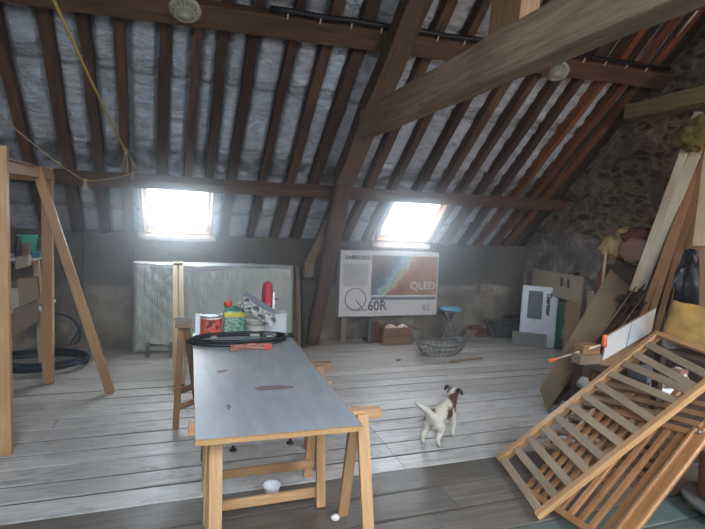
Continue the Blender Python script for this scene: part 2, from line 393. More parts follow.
M['camo'] = m_splotch('mottled_strap', [(0.10, 0.08, 0.05), (0.45, 0.10, 0.09), (0.26, 0.20, 0.13), (0.55, 0.12, 0.10), (0.15, 0.16, 0.09)], 26)

# ------------------------------------------------------------------ mesh building
def frame_of(d, up=V((0, 0, 1))):
    d = d.normalized(); up = V(up)
    if abs(d.dot(up.normalized())) > 0.98: up = V((0, 1, 0)) if abs(d.y) < 0.9 else V((1, 0, 0))
    s = d.cross(up).normalized(); u = s.cross(d).normalized()
    return d, s, u
class MB:
    def __init__(self): self.v = []; self.f = []; self.uv = []; self.sm = []
    def face(self, idx, uvs=None, sm=False):
        self.f.append(idx); self.uv.append(uvs or [(self.v[i][0] + self.v[i][1] * 0.7, self.v[i][2] + self.v[i][1] * 0.3) for i in idx]); self.sm.append(sm)
    def beam(self, p0, p1, w, h, up=(0, 0, 1), seg=1, jit=0.0, bow=0.0, w1=None, h1=None, sd=0):
        """square bar from p0 to p1, w across, h along up"""
        p0 = V(p0); p1 = V(p1); d, s, u = frame_of(p1 - p0, V(up)); L = (p1 - p0).length
        w1 = w if w1 is None else w1; h1 = h if h1 is None else h1
        b0 = len(self.v); n = seg + 1
        for i in range(n):
            t = i / seg; ww = (w + (w1 - w) * t) / 2; hh = (h + (h1 - h) * t) / 2
            c = p0 + d * L * t + s * bow * math.sin(PI * t)
            if jit:
                c = c + s * jit * noise.noise(V((t * L * 1.7, sd * 3.1, 1))) * 1.6 + u * jit * noise.noise(V((t * L * 1.7, sd * 3.1, 9))) * 0.8
                ww *= 1 + jit * 5 * noise.noise(V((t * L * 2.5, sd * 7.7, 4)))
            for k, (a, b) in enumerate(((-1, -1), (1, -1), (1, 1), (-1, 1))):
                q = c + s * ww * a + u * hh * b
                if jit: q = q + (s * noise.noise(q * 4 + V((k, 0, sd))) + u * noise.noise(q * 4 + V((9, k, sd)))) * jit * 0.5
                self.v.append(q)
        per = [0, w, w + h, 2 * w + h, 2 * w + 2 * h]
        for i in range(seg):
            a = b0 + i * 4
            for k in range(4):
                k2 = (k + 1) % 4; x0 = L * i / seg; x1 = L * (i + 1) / seg
                self.face([a + k, a + k2, a + 4 + k2, a + 4 + k], [(x0, per[k]), (x0, per[k + 1]), (x1, per[k + 1]), (x1, per[k])])
        e = b0 + seg * 4
        self.face([b0 + 3, b0 + 2, b0 + 1, b0], [(0, 0), (w * .1, 0), (w * .1, h), (0, h)])
        self.face([e, e + 1, e + 2, e + 3], [(0, 0), (w * .1, 0), (w * .1, h), (0, h)])
        return self
    def box(self, x0, x1, y0, y1, z0, z1):
        dx, dy, dz = x1 - x0, y1 - y0, z1 - z0; cx, cy, cz = (x0 + x1) / 2, (y0 + y1) / 2, (z0 + z1) / 2
        if dx >= dy and dx >= dz: return self.beam((x0, cy, cz), (x1, cy, cz), dy, dz)
        if dy >= dz: return self.beam((cx, y0, cz), (cx, y1, cz), dx, dz)
        return self.beam((cx, cy, z0), (cx, cy, z1), dx, dy, (0, 1, 0))
    def slab(self, a, b, c, t):
        """parallelogram a, b, c (b-a and c-a its sides), thickness t (signed, along (b-a)x(c-a)); grain along b-a"""
        a, b, c = V(a), V(b), V(c); d = b + c - a; nn = (b - a).cross(c - a).normalized() * t
        L = (b - a).length; W = (c - a).length; i0 = len(self.v)
        self.v += [a, b, d, c, a + nn, b + nn, d + nn, c + nn]
        q = [(0, 0), (L, 0), (L, W), (0, W)]
        fl = t < 0
        F = [([3, 2, 1, 0], [q[3], q[2], q[1], q[0]]), ([4, 5, 6, 7], q),
             ([0, 1, 5, 4], [(0, 0), (L, 0), (L, .02), (0, .02)]), ([1, 2, 6, 5], [(0, 0), (.02, 0), (.02, W), (0, W)]),
             ([2, 3, 7, 6], [(0, 0), (L, 0), (L, .02), (0, .02)]), ([3, 0, 4, 7], [(0, 0), (.02, 0), (.02, W), (0, W)])]
        for ix, uu in F:
            if fl: ix = ix[::-1]; uu = uu[::-1]
            self.face([i0 + k for k in ix], uu)
        return self
    def tube(self, pts, r, n=8, closed=False, cap=True):
        pts = [V(p) for p in pts]; m = len(pts); b0 = len(self.v); prev = None; L = 0
        rr = r if isinstance(r, (list, tuple)) else [r] * m
        Ls = []
        for i, p in enumerate(pts):
            a = pts[i - 1] if (i or closed) else p; b = pts[(i + 1) % m] if (i < m - 1 or closed) else p
            d = (b - a).normalized() if (b - a).length > 1e-9 else V((0, 0, 1))
            if prev is None: _, s, u = frame_of(d)
            else:
                s = (prev - d * prev.dot(d))
                s = s.normalized() if s.length > 1e-6 else frame_of(d)[1]
                u = s.cross(d).normalized()
            prev = s
            if i: L += (p - pts[i - 1]).length
            Ls.append(L)
            for k in range(n):
                an = 2 * PI * k / n; self.v.append(p + (s * math.cos(an) + u * math.sin(an)) * rr[i])
        rng = m if closed else m - 1
        for i in range(rng):
            a = b0 + i * n; b = b0 + ((i + 1) % m) * n
            for k in range(n):
                k2 = (k + 1) % n
                self.face([a + k, b + k, b + k2, a + k2], [(Ls[i], k / n * .1), (Ls[i] + .01, k / n * .1), (Ls[i] + .01, (k + 1) / n * .1), (Ls[i], (k + 1) / n * .1)], True)
        if cap and not closed:
            self.face([b0 + k for k in range(n)]); e = b0 + (m - 1) * n; self.face([e + k for k in reversed(range(n))])
        return self
    def lathe(self, c, prof, n=24, axis=(0, 0, 1), cap=True, sx=1, sy=1, sm=True):
        """prof: (radius, height) pairs"""
        c = V(c); d, s, u = frame_of(V(axis)); b0 = len(self.v)
        for (r, h) in prof:
            for k in range(n):
                an = 2 * PI * k / n; self.v.append(c + d * h + (s * math.cos(an) * sx + u * math.sin(an) * sy) * r)
        for i in range(len(prof) - 1):
            for k in range(n):
                k2 = (k + 1) % n; a = b0 + i * n
                self.face([a + k, a + k2, a + n + k2, a + n + k], [(prof[i][1], k / n), (prof[i][1], (k + 1) / n), (prof[i + 1][1], (k + 1) / n), (prof[i + 1][1], k / n)], sm)
        if cap:
            self.face([b0 + k for k in reversed(range(n))]); e = b0 + (len(prof) - 1) * n; self.face([e + k for k in range(n)])
        return self
    def prism(self, poly, ext):
        poly = [V(p) for p in poly]; ext = V(ext); i0 = len(self.v); n = len(poly)
        self.v += poly + [p + ext for p in poly]
        self.face([i0 + k for k in range(n)][::-1]); self.face([i0 + n + k for k in range(n)])
        for k in range(n):
            k2 = (k + 1) % n; self.face([i0 + k, i0 + k2, i0 + n + k2, i0 + n + k])
        return self
    def blob(self, c, r, amp=0.15, fr=3.0, n=14, sd=0, sq=1.0):
        """lumpy closed form: r = (rx, ry, rz)"""
        c = V(c); b0 = len(self.v); m = n * 2
        for i in range(n + 1):
            th = PI * i / n
            for k in range(m):
                ph = 2 * PI * k / m; q = V((math.sin(th) * math.cos(ph), math.sin(th) * math.sin(ph), math.cos(th)))
                if sq != 1.0: q = V([math.copysign(abs(x) ** sq, x) for x in q])
                a = 1 + amp * noise.fractal(q * fr + V((sd, sd * 2, 0)), 1.0, 2.0, 3)
                self.v.append(c + V((q.x * r[0], q.y * r[1], q.z * r[2])) * a)
        for i in range(n):
            for k in range(m):
                k2 = (k + 1) % m; a = b0 + i * m
                self.face([a + k, a + m + k, a + m + k2, a + k2], None, True)
        return self
    def build(self, name, mat, parent=None, bevel=0.0, flip=False, sub=0, solid=0, label=None):
        me = bpy.data.meshes.new(name)
        if parent is not None: org = V(parent['_org'])
        else:
            lo = V([min(p[i] for p in self.v) for i in range(3)]); hi = V([max(p[i] for p in self.v) for i in range(3)])
            org = V(((lo.x + hi.x) / 2, (lo.y + hi.y) / 2, lo.z))
        me.from_pydata([V(p) - org for p in self.v], [], self.f)
        uvl = me.uv_layers.new(name='UVMap'); flatuv = [c for u in self.uv for p in u for c in p]
        uvl.data.foreach_set('uv', flatuv)
        me.polygons.foreach_set('use_smooth', self.sm)
        mats = mat if isinstance(mat, list) else [mat]
        for mm in mats: me.materials.append(M[mm] if isinstance(mm, str) else mm)
        me.update()
        ob = bpy.data.objects.new(name, me); COL.objects.link(ob)
        if parent is not None: ob.parent = parent
        else: ob.location = org
        ob['_org'] = org
        if bevel:
            bm = ob.modifiers.new('edge', 'BEVEL'); bm.width = bevel; bm.segments = 2; bm.limit_method = 'ANGLE'; bm.angle_limit = 0.7
        if solid:
            sm_ = ob.modifiers.new('thick', 'SOLIDIFY'); sm_.thickness = solid
        if sub:
            su = ob.modifiers.new('smooth', 'SUBSURF'); su.levels = sub; su.render_levels = sub
        if label: ob['label'] = label
        return ob
def tag(o, label, cat, group=None, kind=None):
    o['label'] = label; o['category'] = cat
    if group: o['group'] = group
    if kind: o['kind'] = kind
    return o
def thing(name, loc, label, cat, group=None):
    o = bpy.data.objects.new(name, None); COL.objects.link(o); o.empty_display_size = 0.1
    o.location = V(loc); o['_org'] = V(loc)
    return tag(o, label, cat, group)
def struct(o):
    o['kind'] = 'structure'; return o
def B(*a, **k): return MB().beam(*a, **k)
def text_into(mb, s, origin, right, upv, size, depth=0.002, scx=1.0, align='LEFT', bold=0.0):
    """letters as thin raised shapes; origin is the baseline start"""
    cu = bpy.data.curves.new('lettering', 'FONT'); cu.body = s; cu.size = size; cu.extrude = depth; cu.align_x = align; cu.offset = bold
    cu.resolution_u = 3
    ob = bpy.data.objects.new('lettering', cu); COL.objects.link(ob)
    dg = bpy.context.evaluated_depsgraph_get(); dg.update(); me = ob.evaluated_get(dg).to_mesh()
    right = V(right).normalized(); upv = V(upv).normalized(); nn = right.cross(upv); origin = V(origin); i0 = len(mb.v)
    for v in me.vertices: mb.v.append(origin + right * v.co.x * scx + upv * v.co.y + nn * v.co.z)
    for p in me.polygons: mb.face([i0 + i for i in p.vertices])
    ob.evaluated_get(dg).to_mesh_clear(); bpy.data.objects.remove(ob); bpy.data.curves.remove(cu)
    return mb

# ------------------------------------------------------------------ floor
def make_floor():
    mb = MB(); cols = []
    ys = [2.8]
    while ys[-1] < YW + 0.3: ys.append(ys[-1] + random.uniform(0.185, 0.22))
    lo = [2.8 - 0.2433 * k for k in range(1, 4)]
    while lo[-1] > YF - 0.3: lo.append(lo[-1] - random.uniform(0.19, 0.23))
    ys = sorted(ys + lo)
    for i in range(len(ys) - 1):
        y0, y1 = ys[i] + 0.0035, ys[i + 1] - random.choice((0.004, 0.007, 0.012))
        xs = [XL - 0.2]; x = XL - 0.2 + random.uniform(0.5, 3)
        while x < XR + 0.2: xs.append(x); x += random.uniform(1.8, 3.6)
        if 2.79 < ys[i] < 3.5: xs = [XL - 0.2, 1.45]
        xs.append(XR + 0.2)
        for j in range(len(xs) - 1):
            xa, xb = xs[j] + 0.0015, xs[j + 1] - 0.0015
            seg = max(1, int((xb - xa) / 0.35)); r = random.random(); zo = random.uniform(-0.003, 0.0)
            pa = 1.0 if ys[i] > 2.79 else 0.0; te = 1.0 if ys[i + 1] < 2.09 else 0.0; b0 = len(mb.v)
            for k in range(seg + 1):
                xx = xa + (xb - xa) * k / seg
                e0 = 0.003 * noise.noise(V((xx * 2.3, i * 5.1, 0))); e1 = 0.003 * noise.noise(V((xx * 2.3, i * 5.1, 7)))
                zz = zo + 0.0025 * noise.noise(V((xx, i * 3.3, 2)))
                for (yy, z) in ((y0 + e0, zz - 0.0045), (y0 + e0 + 0.007, zz), (y1 + e1 - 0.007, zz), (y1 + e1, zz - 0.0045), (y1 + e1, -0.03), (y0 + e0, -0.03)):
                    mb.v.append(V((xx, yy, min(0, z))))
            off = random.uniform(0, 40)
            for k in range(seg):
                u0 = off + (xb - xa) * k / seg; u1 = off + (xb - xa) * (k + 1) / seg
                for q in range(6):
                    q2 = (q + 1) % 6; a = b0 + k * 6
                    v0 = mb.v[a + q].y if q < 4 else q * .1; v1 = mb.v[a + q2].y if q2 < 4 else q2 * .1
                    mb.face([a + q, a + 6 + q, a + 6 + q2, a + q2], [(u0, v0), (u1, v0), (u1, v1), (u0, v1)])
                    cols += [(pa if q < 3 else 0, r if q < 3 else 0, te if q < 3 else 0, 1)] * 4
            for a in (b0, b0 + seg * 6):
                mb.face([a + q for q in (range(6) if a == b0 else reversed(range(6)))], [(0, 0)] * 6); cols += [(0, 0, te, 1)] * 6
    o = mb.build('floor', 'floor')
    at = o.data.color_attributes.new('board', 'FLOAT_COLOR', 'CORNER')
    at.data.foreach_set('color', [c for q in cols for c in q])
    struct(o)
    struct(MB().box(XL - .2, XR + .2, YF - .2, YW + .2, -.07, -.036).build('floor', 'void'))
make_floor()

# ------------------------------------------------------------------ walls
def grid_wall(name, mat, org, du, dv, nu, nv, nrm, amp, fr, thick):
    mb = MB(); org, du, dv, nrm = V(org), V(du), V(dv), V(nrm)
    for j in range(nv + 1):
        for i in range(nu + 1):
            p = org + du * (i / nu) + dv * (j / nv)
            mb.v.append(p + nrm * (amp * noise.fractal(V((p.x * fr, p.y * fr, p.z * fr * 1.7)), 0.9, 2.1, 4)))
    for j in range(nv):
        for i in range(nu):
            a = j * (nu + 1) + i; mb.face([a, a + 1, a + nu + 2, a + nu + 1], None, True)
    i0 = len(mb.v); c = [0, nu, (nu + 1) * (nv + 1) - 1, (nu + 1) * nv]
    mb.v += [mb.v[k] - nrm * thick for k in c]
    mb.face([i0 + 3, i0 + 2, i0 + 1, i0])
    for k in range(4):
        k2 = (k + 1) % 4; mb.face([c[k], i0 + k, i0 + k2, c[k2]])
    o = mb.build(name, mat); struct(o); return o
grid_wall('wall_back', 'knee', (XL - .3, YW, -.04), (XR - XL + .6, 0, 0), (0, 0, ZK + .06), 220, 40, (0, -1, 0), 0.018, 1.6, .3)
grid_wall('wall_right', 'stone', (XR, YW + .3, -.04), (0, YF - YW - .6, 0), (0, 0, 6.2), 200, 150, (-1, 0, 0), 0.035, 2.6, .35)
grid_wall('wall_left', 'stone', (XL, YF - .3, -.04), (0, YW - YF + .6, 0), (0, 0, 6.2), 60, 40, (1, 0, 0), 0.03, 2.2, .35)
grid_wall('wall_front', 'knee', (XR + .3, YF, -.04), (XL - XR - .6, 0, 0), (0, 0, ZK + .06), 80, 20, (0, 1, 0), 0.018, 1.6, .3)

# ------------------------------------------------------------------ roof: rafters and foil between them
RX = [-3.3, -2.95, -2.6, -2.24, -1.88, -1.47, -1.13, -0.84, -0.56, -0.235, 0.04, 0.265, 0.52, 0.87, 1.17, 1.47,
      1.83, 2.17, 2.50, 2.86, 3.18, 3.48, 3.78, 4.07, 4.36, 4.64, 4.87]
RW = [0.088 + 0.012 * math.sin(i * 2.3) for i in range(len(RX))]; RW[15] = 0.12; RW[16] = 0.08
TL = [0.055 + 0.012 * noise.noise(V((i * 3.7, 0, 0))) for i in range(len(RX))]
def rx(i, s): return RX[i] + TL[i] * (s - 2.6) * 0.75
def in_win(x, s, m=0.0):
    for (a, b, c, d) in WIN:
        if a - m < x < b + m and c - m < s < d + m: return True
    return False
def make_foil():
    dx, ds = 0.022, 0.028; x0, x1 = XL - .2, 4.68; s1 = S_RIDGE + .1
    def axis_vals(lo, hi, step, marks):
        vals = [lo]
        for m_ in sorted(marks) + [hi]:
            n = max(1, round((m_ - vals[-1]) / step)); a = vals[-1]
            vals += [a + (m_ - a) * k / n for k in range(1, n + 1)]
        return vals
    xs = axis_vals(x0, x1, dx, [WIN[0][0], WIN[0][1], WIN[1][0], WIN[1][1]])
    ss = axis_vals(-.25, s1, ds, [WIN[0][2], 0.93, 3.0])
    seams = (0.42, 1.32, 2.15, 3.0, 3.85, 4.7)
    mb = MB(); nx = len(xs); seam_shade_v = []
    for s in ss:
        e = sorted([x0 - .3] + [rx(i, s) for i in range(len(RX))] + [x1 + .3])
        k = 0
        for x in xs:
            while k < len(e) - 2 and x > e[k + 1]: k += 1
            w_ = e[k + 1] - e[k]; t = (x - e[k]) / w_
            edge = max(0.0, min(1.0, min(t, 1 - t) * w_ / 0.04 - 1.25 + 0.10 * noise.noise(V((x * 3, s * 5, 2)))))
            puff = math.sin(edge * PI / 2)
            near = min(abs(s - q + 0.012 * noise.noise(V((x * 2, q, 0)))) for q in seams)
            pin = math.exp(-(near / 0.035) ** 2)
            wr = noise.fractal(V((x * 5, s * 13, k * 4.4)), 0.8, 2.1, 4)
            rd = abs(noise.noise(V((x * 3 + s * 2.2, s * 6 - x * 3, k * 9.0))))
            o = 0.125 - puff * (0.078 + 0.014 * noise.noise(V((k * 5.5, s * 1.3, 3)))) - 0.016 * wr * (0.3 + puff) + 0.03 * pin + (0.014 - 0.03 * min(rd, .3)) * puff
            if in_win(x, s, 0.03): o = 0.05
            sgn = min(((s - q + 0.012 * noise.noise(V((x * 2, q, 0))) + .02 * noise.noise(V((k * 2.7, q, 5)))) for q in seams), key=abs)
            seam_shade_v += [math.exp(-(sgn / 0.028) ** 2) * .9 if noise.noise(V((x * 2.5, s, k * 1.3))) > -.12 else 0, max(math.exp(-((sgn + .045) / 0.020) ** 2) * .75, .35 * (1 - puff), min(1, max(0, (.16 - abs(s - 1.12)) * 22)) * min(1, max(0, .75 + 1.6 * noise.noise(V((x * 6, s * 9, 3))))) * .85), 0, 1]  # second channel: seam lines, dark band, and gap shade painted in rafter recesses
            mb.v.append(slope(x, s, max(o, 0.012)))
    for j in range(len(ss) - 1):
        for i in range(nx - 1):
            xc, sc = (xs[i] + xs[i + 1]) / 2, (ss[j] + ss[j + 1]) / 2
            if in_win(xc, sc) or (xc > 3.35 and sc > 3.0): continue
            a = j * nx + i
            kk = next((q for q in range(len(RX)) if rx(q, sc) > xc), len(RX)); of = kk * 7.31
            mb.face([a, a + nx, a + nx + 1, a + 1], [(xs[i] + of, ss[j]), (xs[i] + of, ss[j + 1]), (xs[i + 1] + of, ss[j + 1]), (xs[i + 1] + of, ss[j])], True)
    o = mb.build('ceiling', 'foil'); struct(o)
    o.data.color_attributes.new('seam', 'FLOAT_COLOR', 'POINT').data.foreach_set('color', seam_shade_v)
make_foil()
# bare roof boarding beside the gable and high on the right
mb = MB()
for (xa, xb, sa, sb) in ((4.6, XR + .3, -.25, 3.05), (3.3, XR + .3, 2.95, S_RIDGE + .1)):
    x = xa
    while x < xb - .01:
        x2 = min(xb, x + .19); mb.slab(slope(x, sa, .08 + random.uniform(0, .012)), slope(x, sb, .085), slope(x2 - .008, sa, .085), -.03); x = x2
struct(mb.build('ceiling', 'board_dk'))
mb = MB()
W2 = sorted(WIN2)
for (a, b) in ((XL - .3, W2[0][0]), (W2[0][1], W2[1][0]), (W2[1][1], XR + .3)):
    mb.slab(slope2(a, -.3), slope2(a, S_RIDGE + .1), slope2(b, -.3), .05)
for (a, b, c, d) in W2:
    mb.slab(slope2(a, -.3), slope2(a, c), slope2(b, -.3), .05); mb.slab(slope2(a, d), slope2(a, S_RIDGE + .1), slope2(b, d), .05)
struct(mb.build('ceiling', 'board_dk'))

ordn = ['first', 'second', 'third', 'fourth', 'fifth', 'sixth', 'seventh', 'eighth', 'ninth', 'tenth', 'eleventh', 'twelfth']
for i in range(3, len(RX)):
    red = i >= 24  # rafters by the gable take the colour with warm light painted in
    s0 = -0.12
    for (a, b, c, d) in WIN:
        if a - .04 < rx(i, .5) < b + .04: s0 = 0.96
    if i <= 15:
        k = i - 9
        lab = ('dark old rafter crossing above the left skylight, left one of two', 'dark old rafter crossing above the left skylight, right one of two')[k] if k in (0, 1) else None
        if k > 1: lab = 'rough dark rafter with foil behind, %s one right of the left skylight' % ordn[k - 2]
        if k < 0: lab = 'rough dark rafter with foil behind, %s one left of the left skylight' % ordn[-k - 1]
    elif i <= 17: lab = 'dark rafter just right of the big truss timber, %s one from it' % ordn[i - 16]
    elif i <= 20: lab = 'dark rafter ending above the right skylight, %s one from its left edge' % ordn[i - 18]
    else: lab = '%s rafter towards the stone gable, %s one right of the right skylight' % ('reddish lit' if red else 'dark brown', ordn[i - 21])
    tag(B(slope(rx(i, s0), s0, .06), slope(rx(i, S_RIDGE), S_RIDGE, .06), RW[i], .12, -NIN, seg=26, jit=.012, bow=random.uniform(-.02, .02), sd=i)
        .build('rafter', 'rafter_warm_lit' if red else 'rafter'), lab, 'rafter', 'rafters of the window side roof slope')
# purlins
tag(B(V((XL, 5.585, 1.96)), V((XR - .02, 5.495, 2.07)), .12, .115, -NIN, seg=40, jit=.008, sd=51).build('purlin', 'purlin', bevel=.008),
    'long dark lower purlin running just above both skylights', 'roof beam')
tag(B(V((XL, 4.37, 3.22)), V((XR - .02, 4.10, 3.485)), .13, .19, NIN.cross(V((1, 0, 0))), seg=40, jit=.009, sd=52).build('purlin', 'purlin', bevel=.008),
    'red brown upper purlin that carries the two caged lamps', 'roof beam')
tag(B(V((XL, YRIDGE, 5.42)), V((XR, YRIDGE, 5.42)), .16, .2, (0, 0, 1), seg=20, jit=.01).build('ridge_beam', 'truss'), 'dark ridge beam at the top of the attic roof', 'roof beam')
# black pipe with clips over the upper purlin
t = thing('conduit_pipe', (0, 4.15, 3.45), 'black cable pipe clipped along the top of the upper purlin', 'pipe')
def pipep(x): return V((x, 4.37 - .0309 * (x - XL), 3.22 + .0303 * (x - XL))) + SUP * .135 + NIN * .035
MB().tube([pipep(.6 + 4.4 * k / 24) + V((0, 0, .006 * math.sin(k * 1.9))) for k in range(25)], .027, 8).build('pipe', 'black', t)
pipe_ = [c for c in bpy.data.objects if c.parent is t][0]
for k in range(15):
    p = pipep(.75 + k * .28) + NIN * .036 - SUP * .03
    B(p - SUP * .02, p + SUP * .025, .012, .012, NIN).build('clip', 'offwhite', pipe_)

# truss: principal rafter, post, tie beam, upright, brace
PK = 7.65 - 0.30 / Q2 * 1.0
pA = atp(404, 30, (0, 1, 1), PK + .12); pB = atp(346, 172, (0, 1, 1), PK + .12)
dP = (pA - pB).normalized()
tag(B(pB - dP * .12, pB + dP * 4.4, .21, .20, -NIN, seg=26, jit=.012, sd=61).build('principal_rafter', 'truss', bevel=.012), 'massive dark slanting truss timber between the two skylights', 'roof beam')
q0 = V((1.60, 6.07, 0)); q1 = V((1.70, 6.02, .85)); q2 = V((1.79, 5.86, 1.5)); q3 = pB + dP * .02 + V((0, .06, 0))
mb = MB(); pts = [q0, q1, q2, q3]
def bez(t): return q0 * (1 - t) ** 3 + q1 * 3 * t * (1 - t) ** 2 + q2 * 3 * t * t * (1 - t) + q3 * t ** 3
ns = 16; ring = []
for k in range(ns + 1):
    t_ = k / ns; c = bez(t_); wv = .085 + .03 * t_ + .02 * noise.noise(V((t_ * 5, 0, 3))); dv = .085 + .02 * t_
    for q in range(12):
        an = 2 * PI * q / 12; cx, cy = math.cos(an), math.sin(an)
        cx = math.copysign(abs(cx) ** .6, cx); cy = math.copysign(abs(cy) ** .6, cy)
        mb.v.append(c + V((cx * wv, cy * dv, 0)) * (1 + .1 * noise.noise(c * 3 + V((q, 0, 0)))))
for k in range(ns):
    for q in range(12):
        r2 = (q + 1) % 12; a = k * 12
        mb.face([a + q, a + r2, a + 12 + r2, a + 12 + q], [(k * .14, q * .05), (k * .14, (q + 1) * .05), (k * .14 + .14, (q + 1) * .05), (k * .14 + .14, q * .05)], True)
mb.face(list(range(12))[::-1]); mb.face([ns * 12 + q for q in range(12)])
tag(mb.build('truss_post', 'truss'), 'crooked dark timber post rising from the floor left of the television box', 'post')
tag(B((1.655, 4.53, 2.665), (1.655, -2.1, 2.64), .15, .25, seg=44, jit=.010, sd=62).build('tie_beam', 'tie', bevel=.014), 'thick pale hewn beam jutting from the truss towards the viewer', 'roof beam')
tag(B((1.655, 2.28, 2.775), (1.655, 2.20, 4.95), .12, .28, (0, 1, 0), seg=10, jit=.004).build('king_strut', 'plank_br', bevel=.004), 'upright brown plank standing on top of the pale hewn beam', 'post')
p0, p1 = aty(328, 221, 5.80), aty(307, 268, 5.88)
tag(B(p0, p1, .10, .03, (0, -1, .3), seg=4, jit=.004).build('brace_board', 'block'), 'short worn board nailed aslant to the left of the crooked post', 'board')
p0 = aty(304, 262, 5.84); p1 = aty(313, 277, 5.84)
tag(MB().box(p0.x, p1.x, 5.80, 5.88, p1.z, p0.z).build('wood_block', 'block', bevel=.004), 'small greyish wooden block at the foot of the slanting brace board', 'block')

# ------------------------------------------------------------------ skylights
def skylight(idx, win, fs, fsup, nin, rear=False):
    a, b, c, d = win; O = fs(a, c)
    t = bpy.data.objects.new('window_%d' % idx, None); COL.objects.link(t); t.location = O; t['_org'] = O; t['kind'] = 'structure'
    X = V((1, 0, 0)); P = lambda x, s, o: fs(x, s, o)
    th = .022
    mb = MB()
    for (x0, x1_) in ((a, a + th), (b - th, b)): mb.slab(P(x0, c, -.012), P(x0, d, -.012), P(x1_, c, -.012), -.20 if rear else .20)
    for (s0, s1_) in ((c, c + th), (d - th, d)): mb.slab(P(a + th, s0, -.012), P(b - th, s0, -.012), P(a + th, s1_, -.012), .20 if rear else -.20)
    mb.build('window_frame', 'sash', t, bevel=.003)
    mb = MB(); fw = .046; i0, i1, j0, j1 = a + th + .004, b - th - .004, c + th + .004, d - th - .004
    sg = 1 if rear else -1
    for (x0, x1_) in ((i0, i0 + fw), (i1 - fw, i1)): mb.slab(P(x0, j0, .10), P(x0, j1, .10), P(x1_, j0, .10), .045 * sg)
    for (s0, s1_) in ((j0, j0 + fw), (j1 - fw, j1)): mb.slab(P(i0 + fw, s0, .10), P(i1 - fw, s0, .10), P(i0 + fw, s1_, .10), -.045 * sg)
    sh = mb.build('sash', 'sash', t, bevel=.004)
    mb = MB().slab(P(i0 + fw, j0 + fw, .125), P(i1 - fw, j0 + fw, .125), P(i0 + fw, j1 - fw, .125), -.006 * sg)
    mb.build('pane', 'pane', sh)
    B(P((a + b) / 2 - .09, j1 - fw * .5, .085), P((a + b) / 2 + .09, j1 - fw * .5, .085), .018, .02, nin).build('handle', 'steel', sh)
    # flashing outside
    mb = MB()
    for (x0, x1_) in ((a - .01, a + .005), (b - .005, b + .01)): mb.slab(P(x0, c, .18), P(x0, d, .18), P(x1_, c, .18), .05 * sg)
    mb.build('outer_cover', 'steel', t)
    if not rear:     # torn foam and foil along the lower edge
        mb = MB(); n = 24
        pts = [P(a - .05 + (b - a + .1) * k / n, -.012 + .018 * noise.noise(V((k * .6, idx, 0))), -.02) + V((0, -.004, .0)) for k in range(n + 1)]
        mb.tube(pts, [.045 + .018 * noise.noise(V((k * .9, idx, 5))) for k in range(n + 1)], 9)
        mb.build('torn_sealing_foam', 'paper', t)
skylight(1, WIN[0], slope, SUP, NIN)
skylight(2, WIN[1], slope, SUP, NIN)
skylight(3, WIN2[0], slope2, SUP2, NIN2, True)
skylight(4, WIN2[1], slope2, SUP2, NIN2, True)

# ------------------------------------------------------------------ added haze volume imitating lens glow around the skylights
mb = MB().prism([(XR + .2, YF - .2, -.09), (XR + .2, YW + .2, -.09), (XR + .2, YW + .2, ZK + .3), (XR + .2, YRIDGE, ZK + .3 + (YW + .2 - YRIDGE)), (XR + .2, YF - .2, ZK + .3)][::-1], (XL - XR - .4, 0, 0))
m = bpy.data.materials.new('glow_haze'); m.use_nodes = True; n = m.node_tree; n.nodes.clear()
o_ = N(n, 'ShaderNodeOutputMaterial'); vs = N(n, 'ShaderNodeVolumeScatter')
vs.inputs['Color'].default_value = (0.78, 0.89, 1.0, 1); vs.inputs['Density'].default_value = 0.075; vs.inputs['Anisotropy'].default_value = 0.86
hg = N(n, 'ShaderNodeNewGeometry'); hs_ = N(n, 'ShaderNodeSeparateXYZ'); n.links.new(hg.outputs['Position'], hs_.inputs[0])
def hmap(src, a, b, c, d):
    r = N(n, 'ShaderNodeMapRange', interpolation_type='SMOOTHSTEP'); n.links.new(src, r.inputs[0])
    for k_, v_ in zip((1, 2, 3, 4), (a, b, c, d)): r.inputs[k_].default_value = v_
    return r.outputs[0]
def hmul(a, b):
    r = N(n, 'ShaderNodeMath', operation='MULTIPLY'); n.links.new(a, r.inputs[0]); n.links.new(b, r.inputs[1]); return r.outputs[0]
hd = hmul(hmap(hs_.outputs[1], 2.4, 6.2, 0, .28), hmul(hmap(hs_.outputs[0], 3.4, 5.0, 1, 0), hmap(hs_.outputs[0], -2.5, -.8, 0, 1)))
ha = N(n, 'ShaderNodeMath', operation='ADD'); n.links.new(hd, ha.inputs[0]); ha.inputs[1].default_value = .012
n.links.new(ha.outputs[0], vs.inputs['Density'])
n.links.new(vs.outputs[0], o_.inputs['Volume'])
hz = mb.build('glow_haze', m); hz['kind'] = 'stuff'; hz['label'] = 'added thin bluish haze imitating lens glow, thickest around the two skylights'; hz['category'] = 'haze'

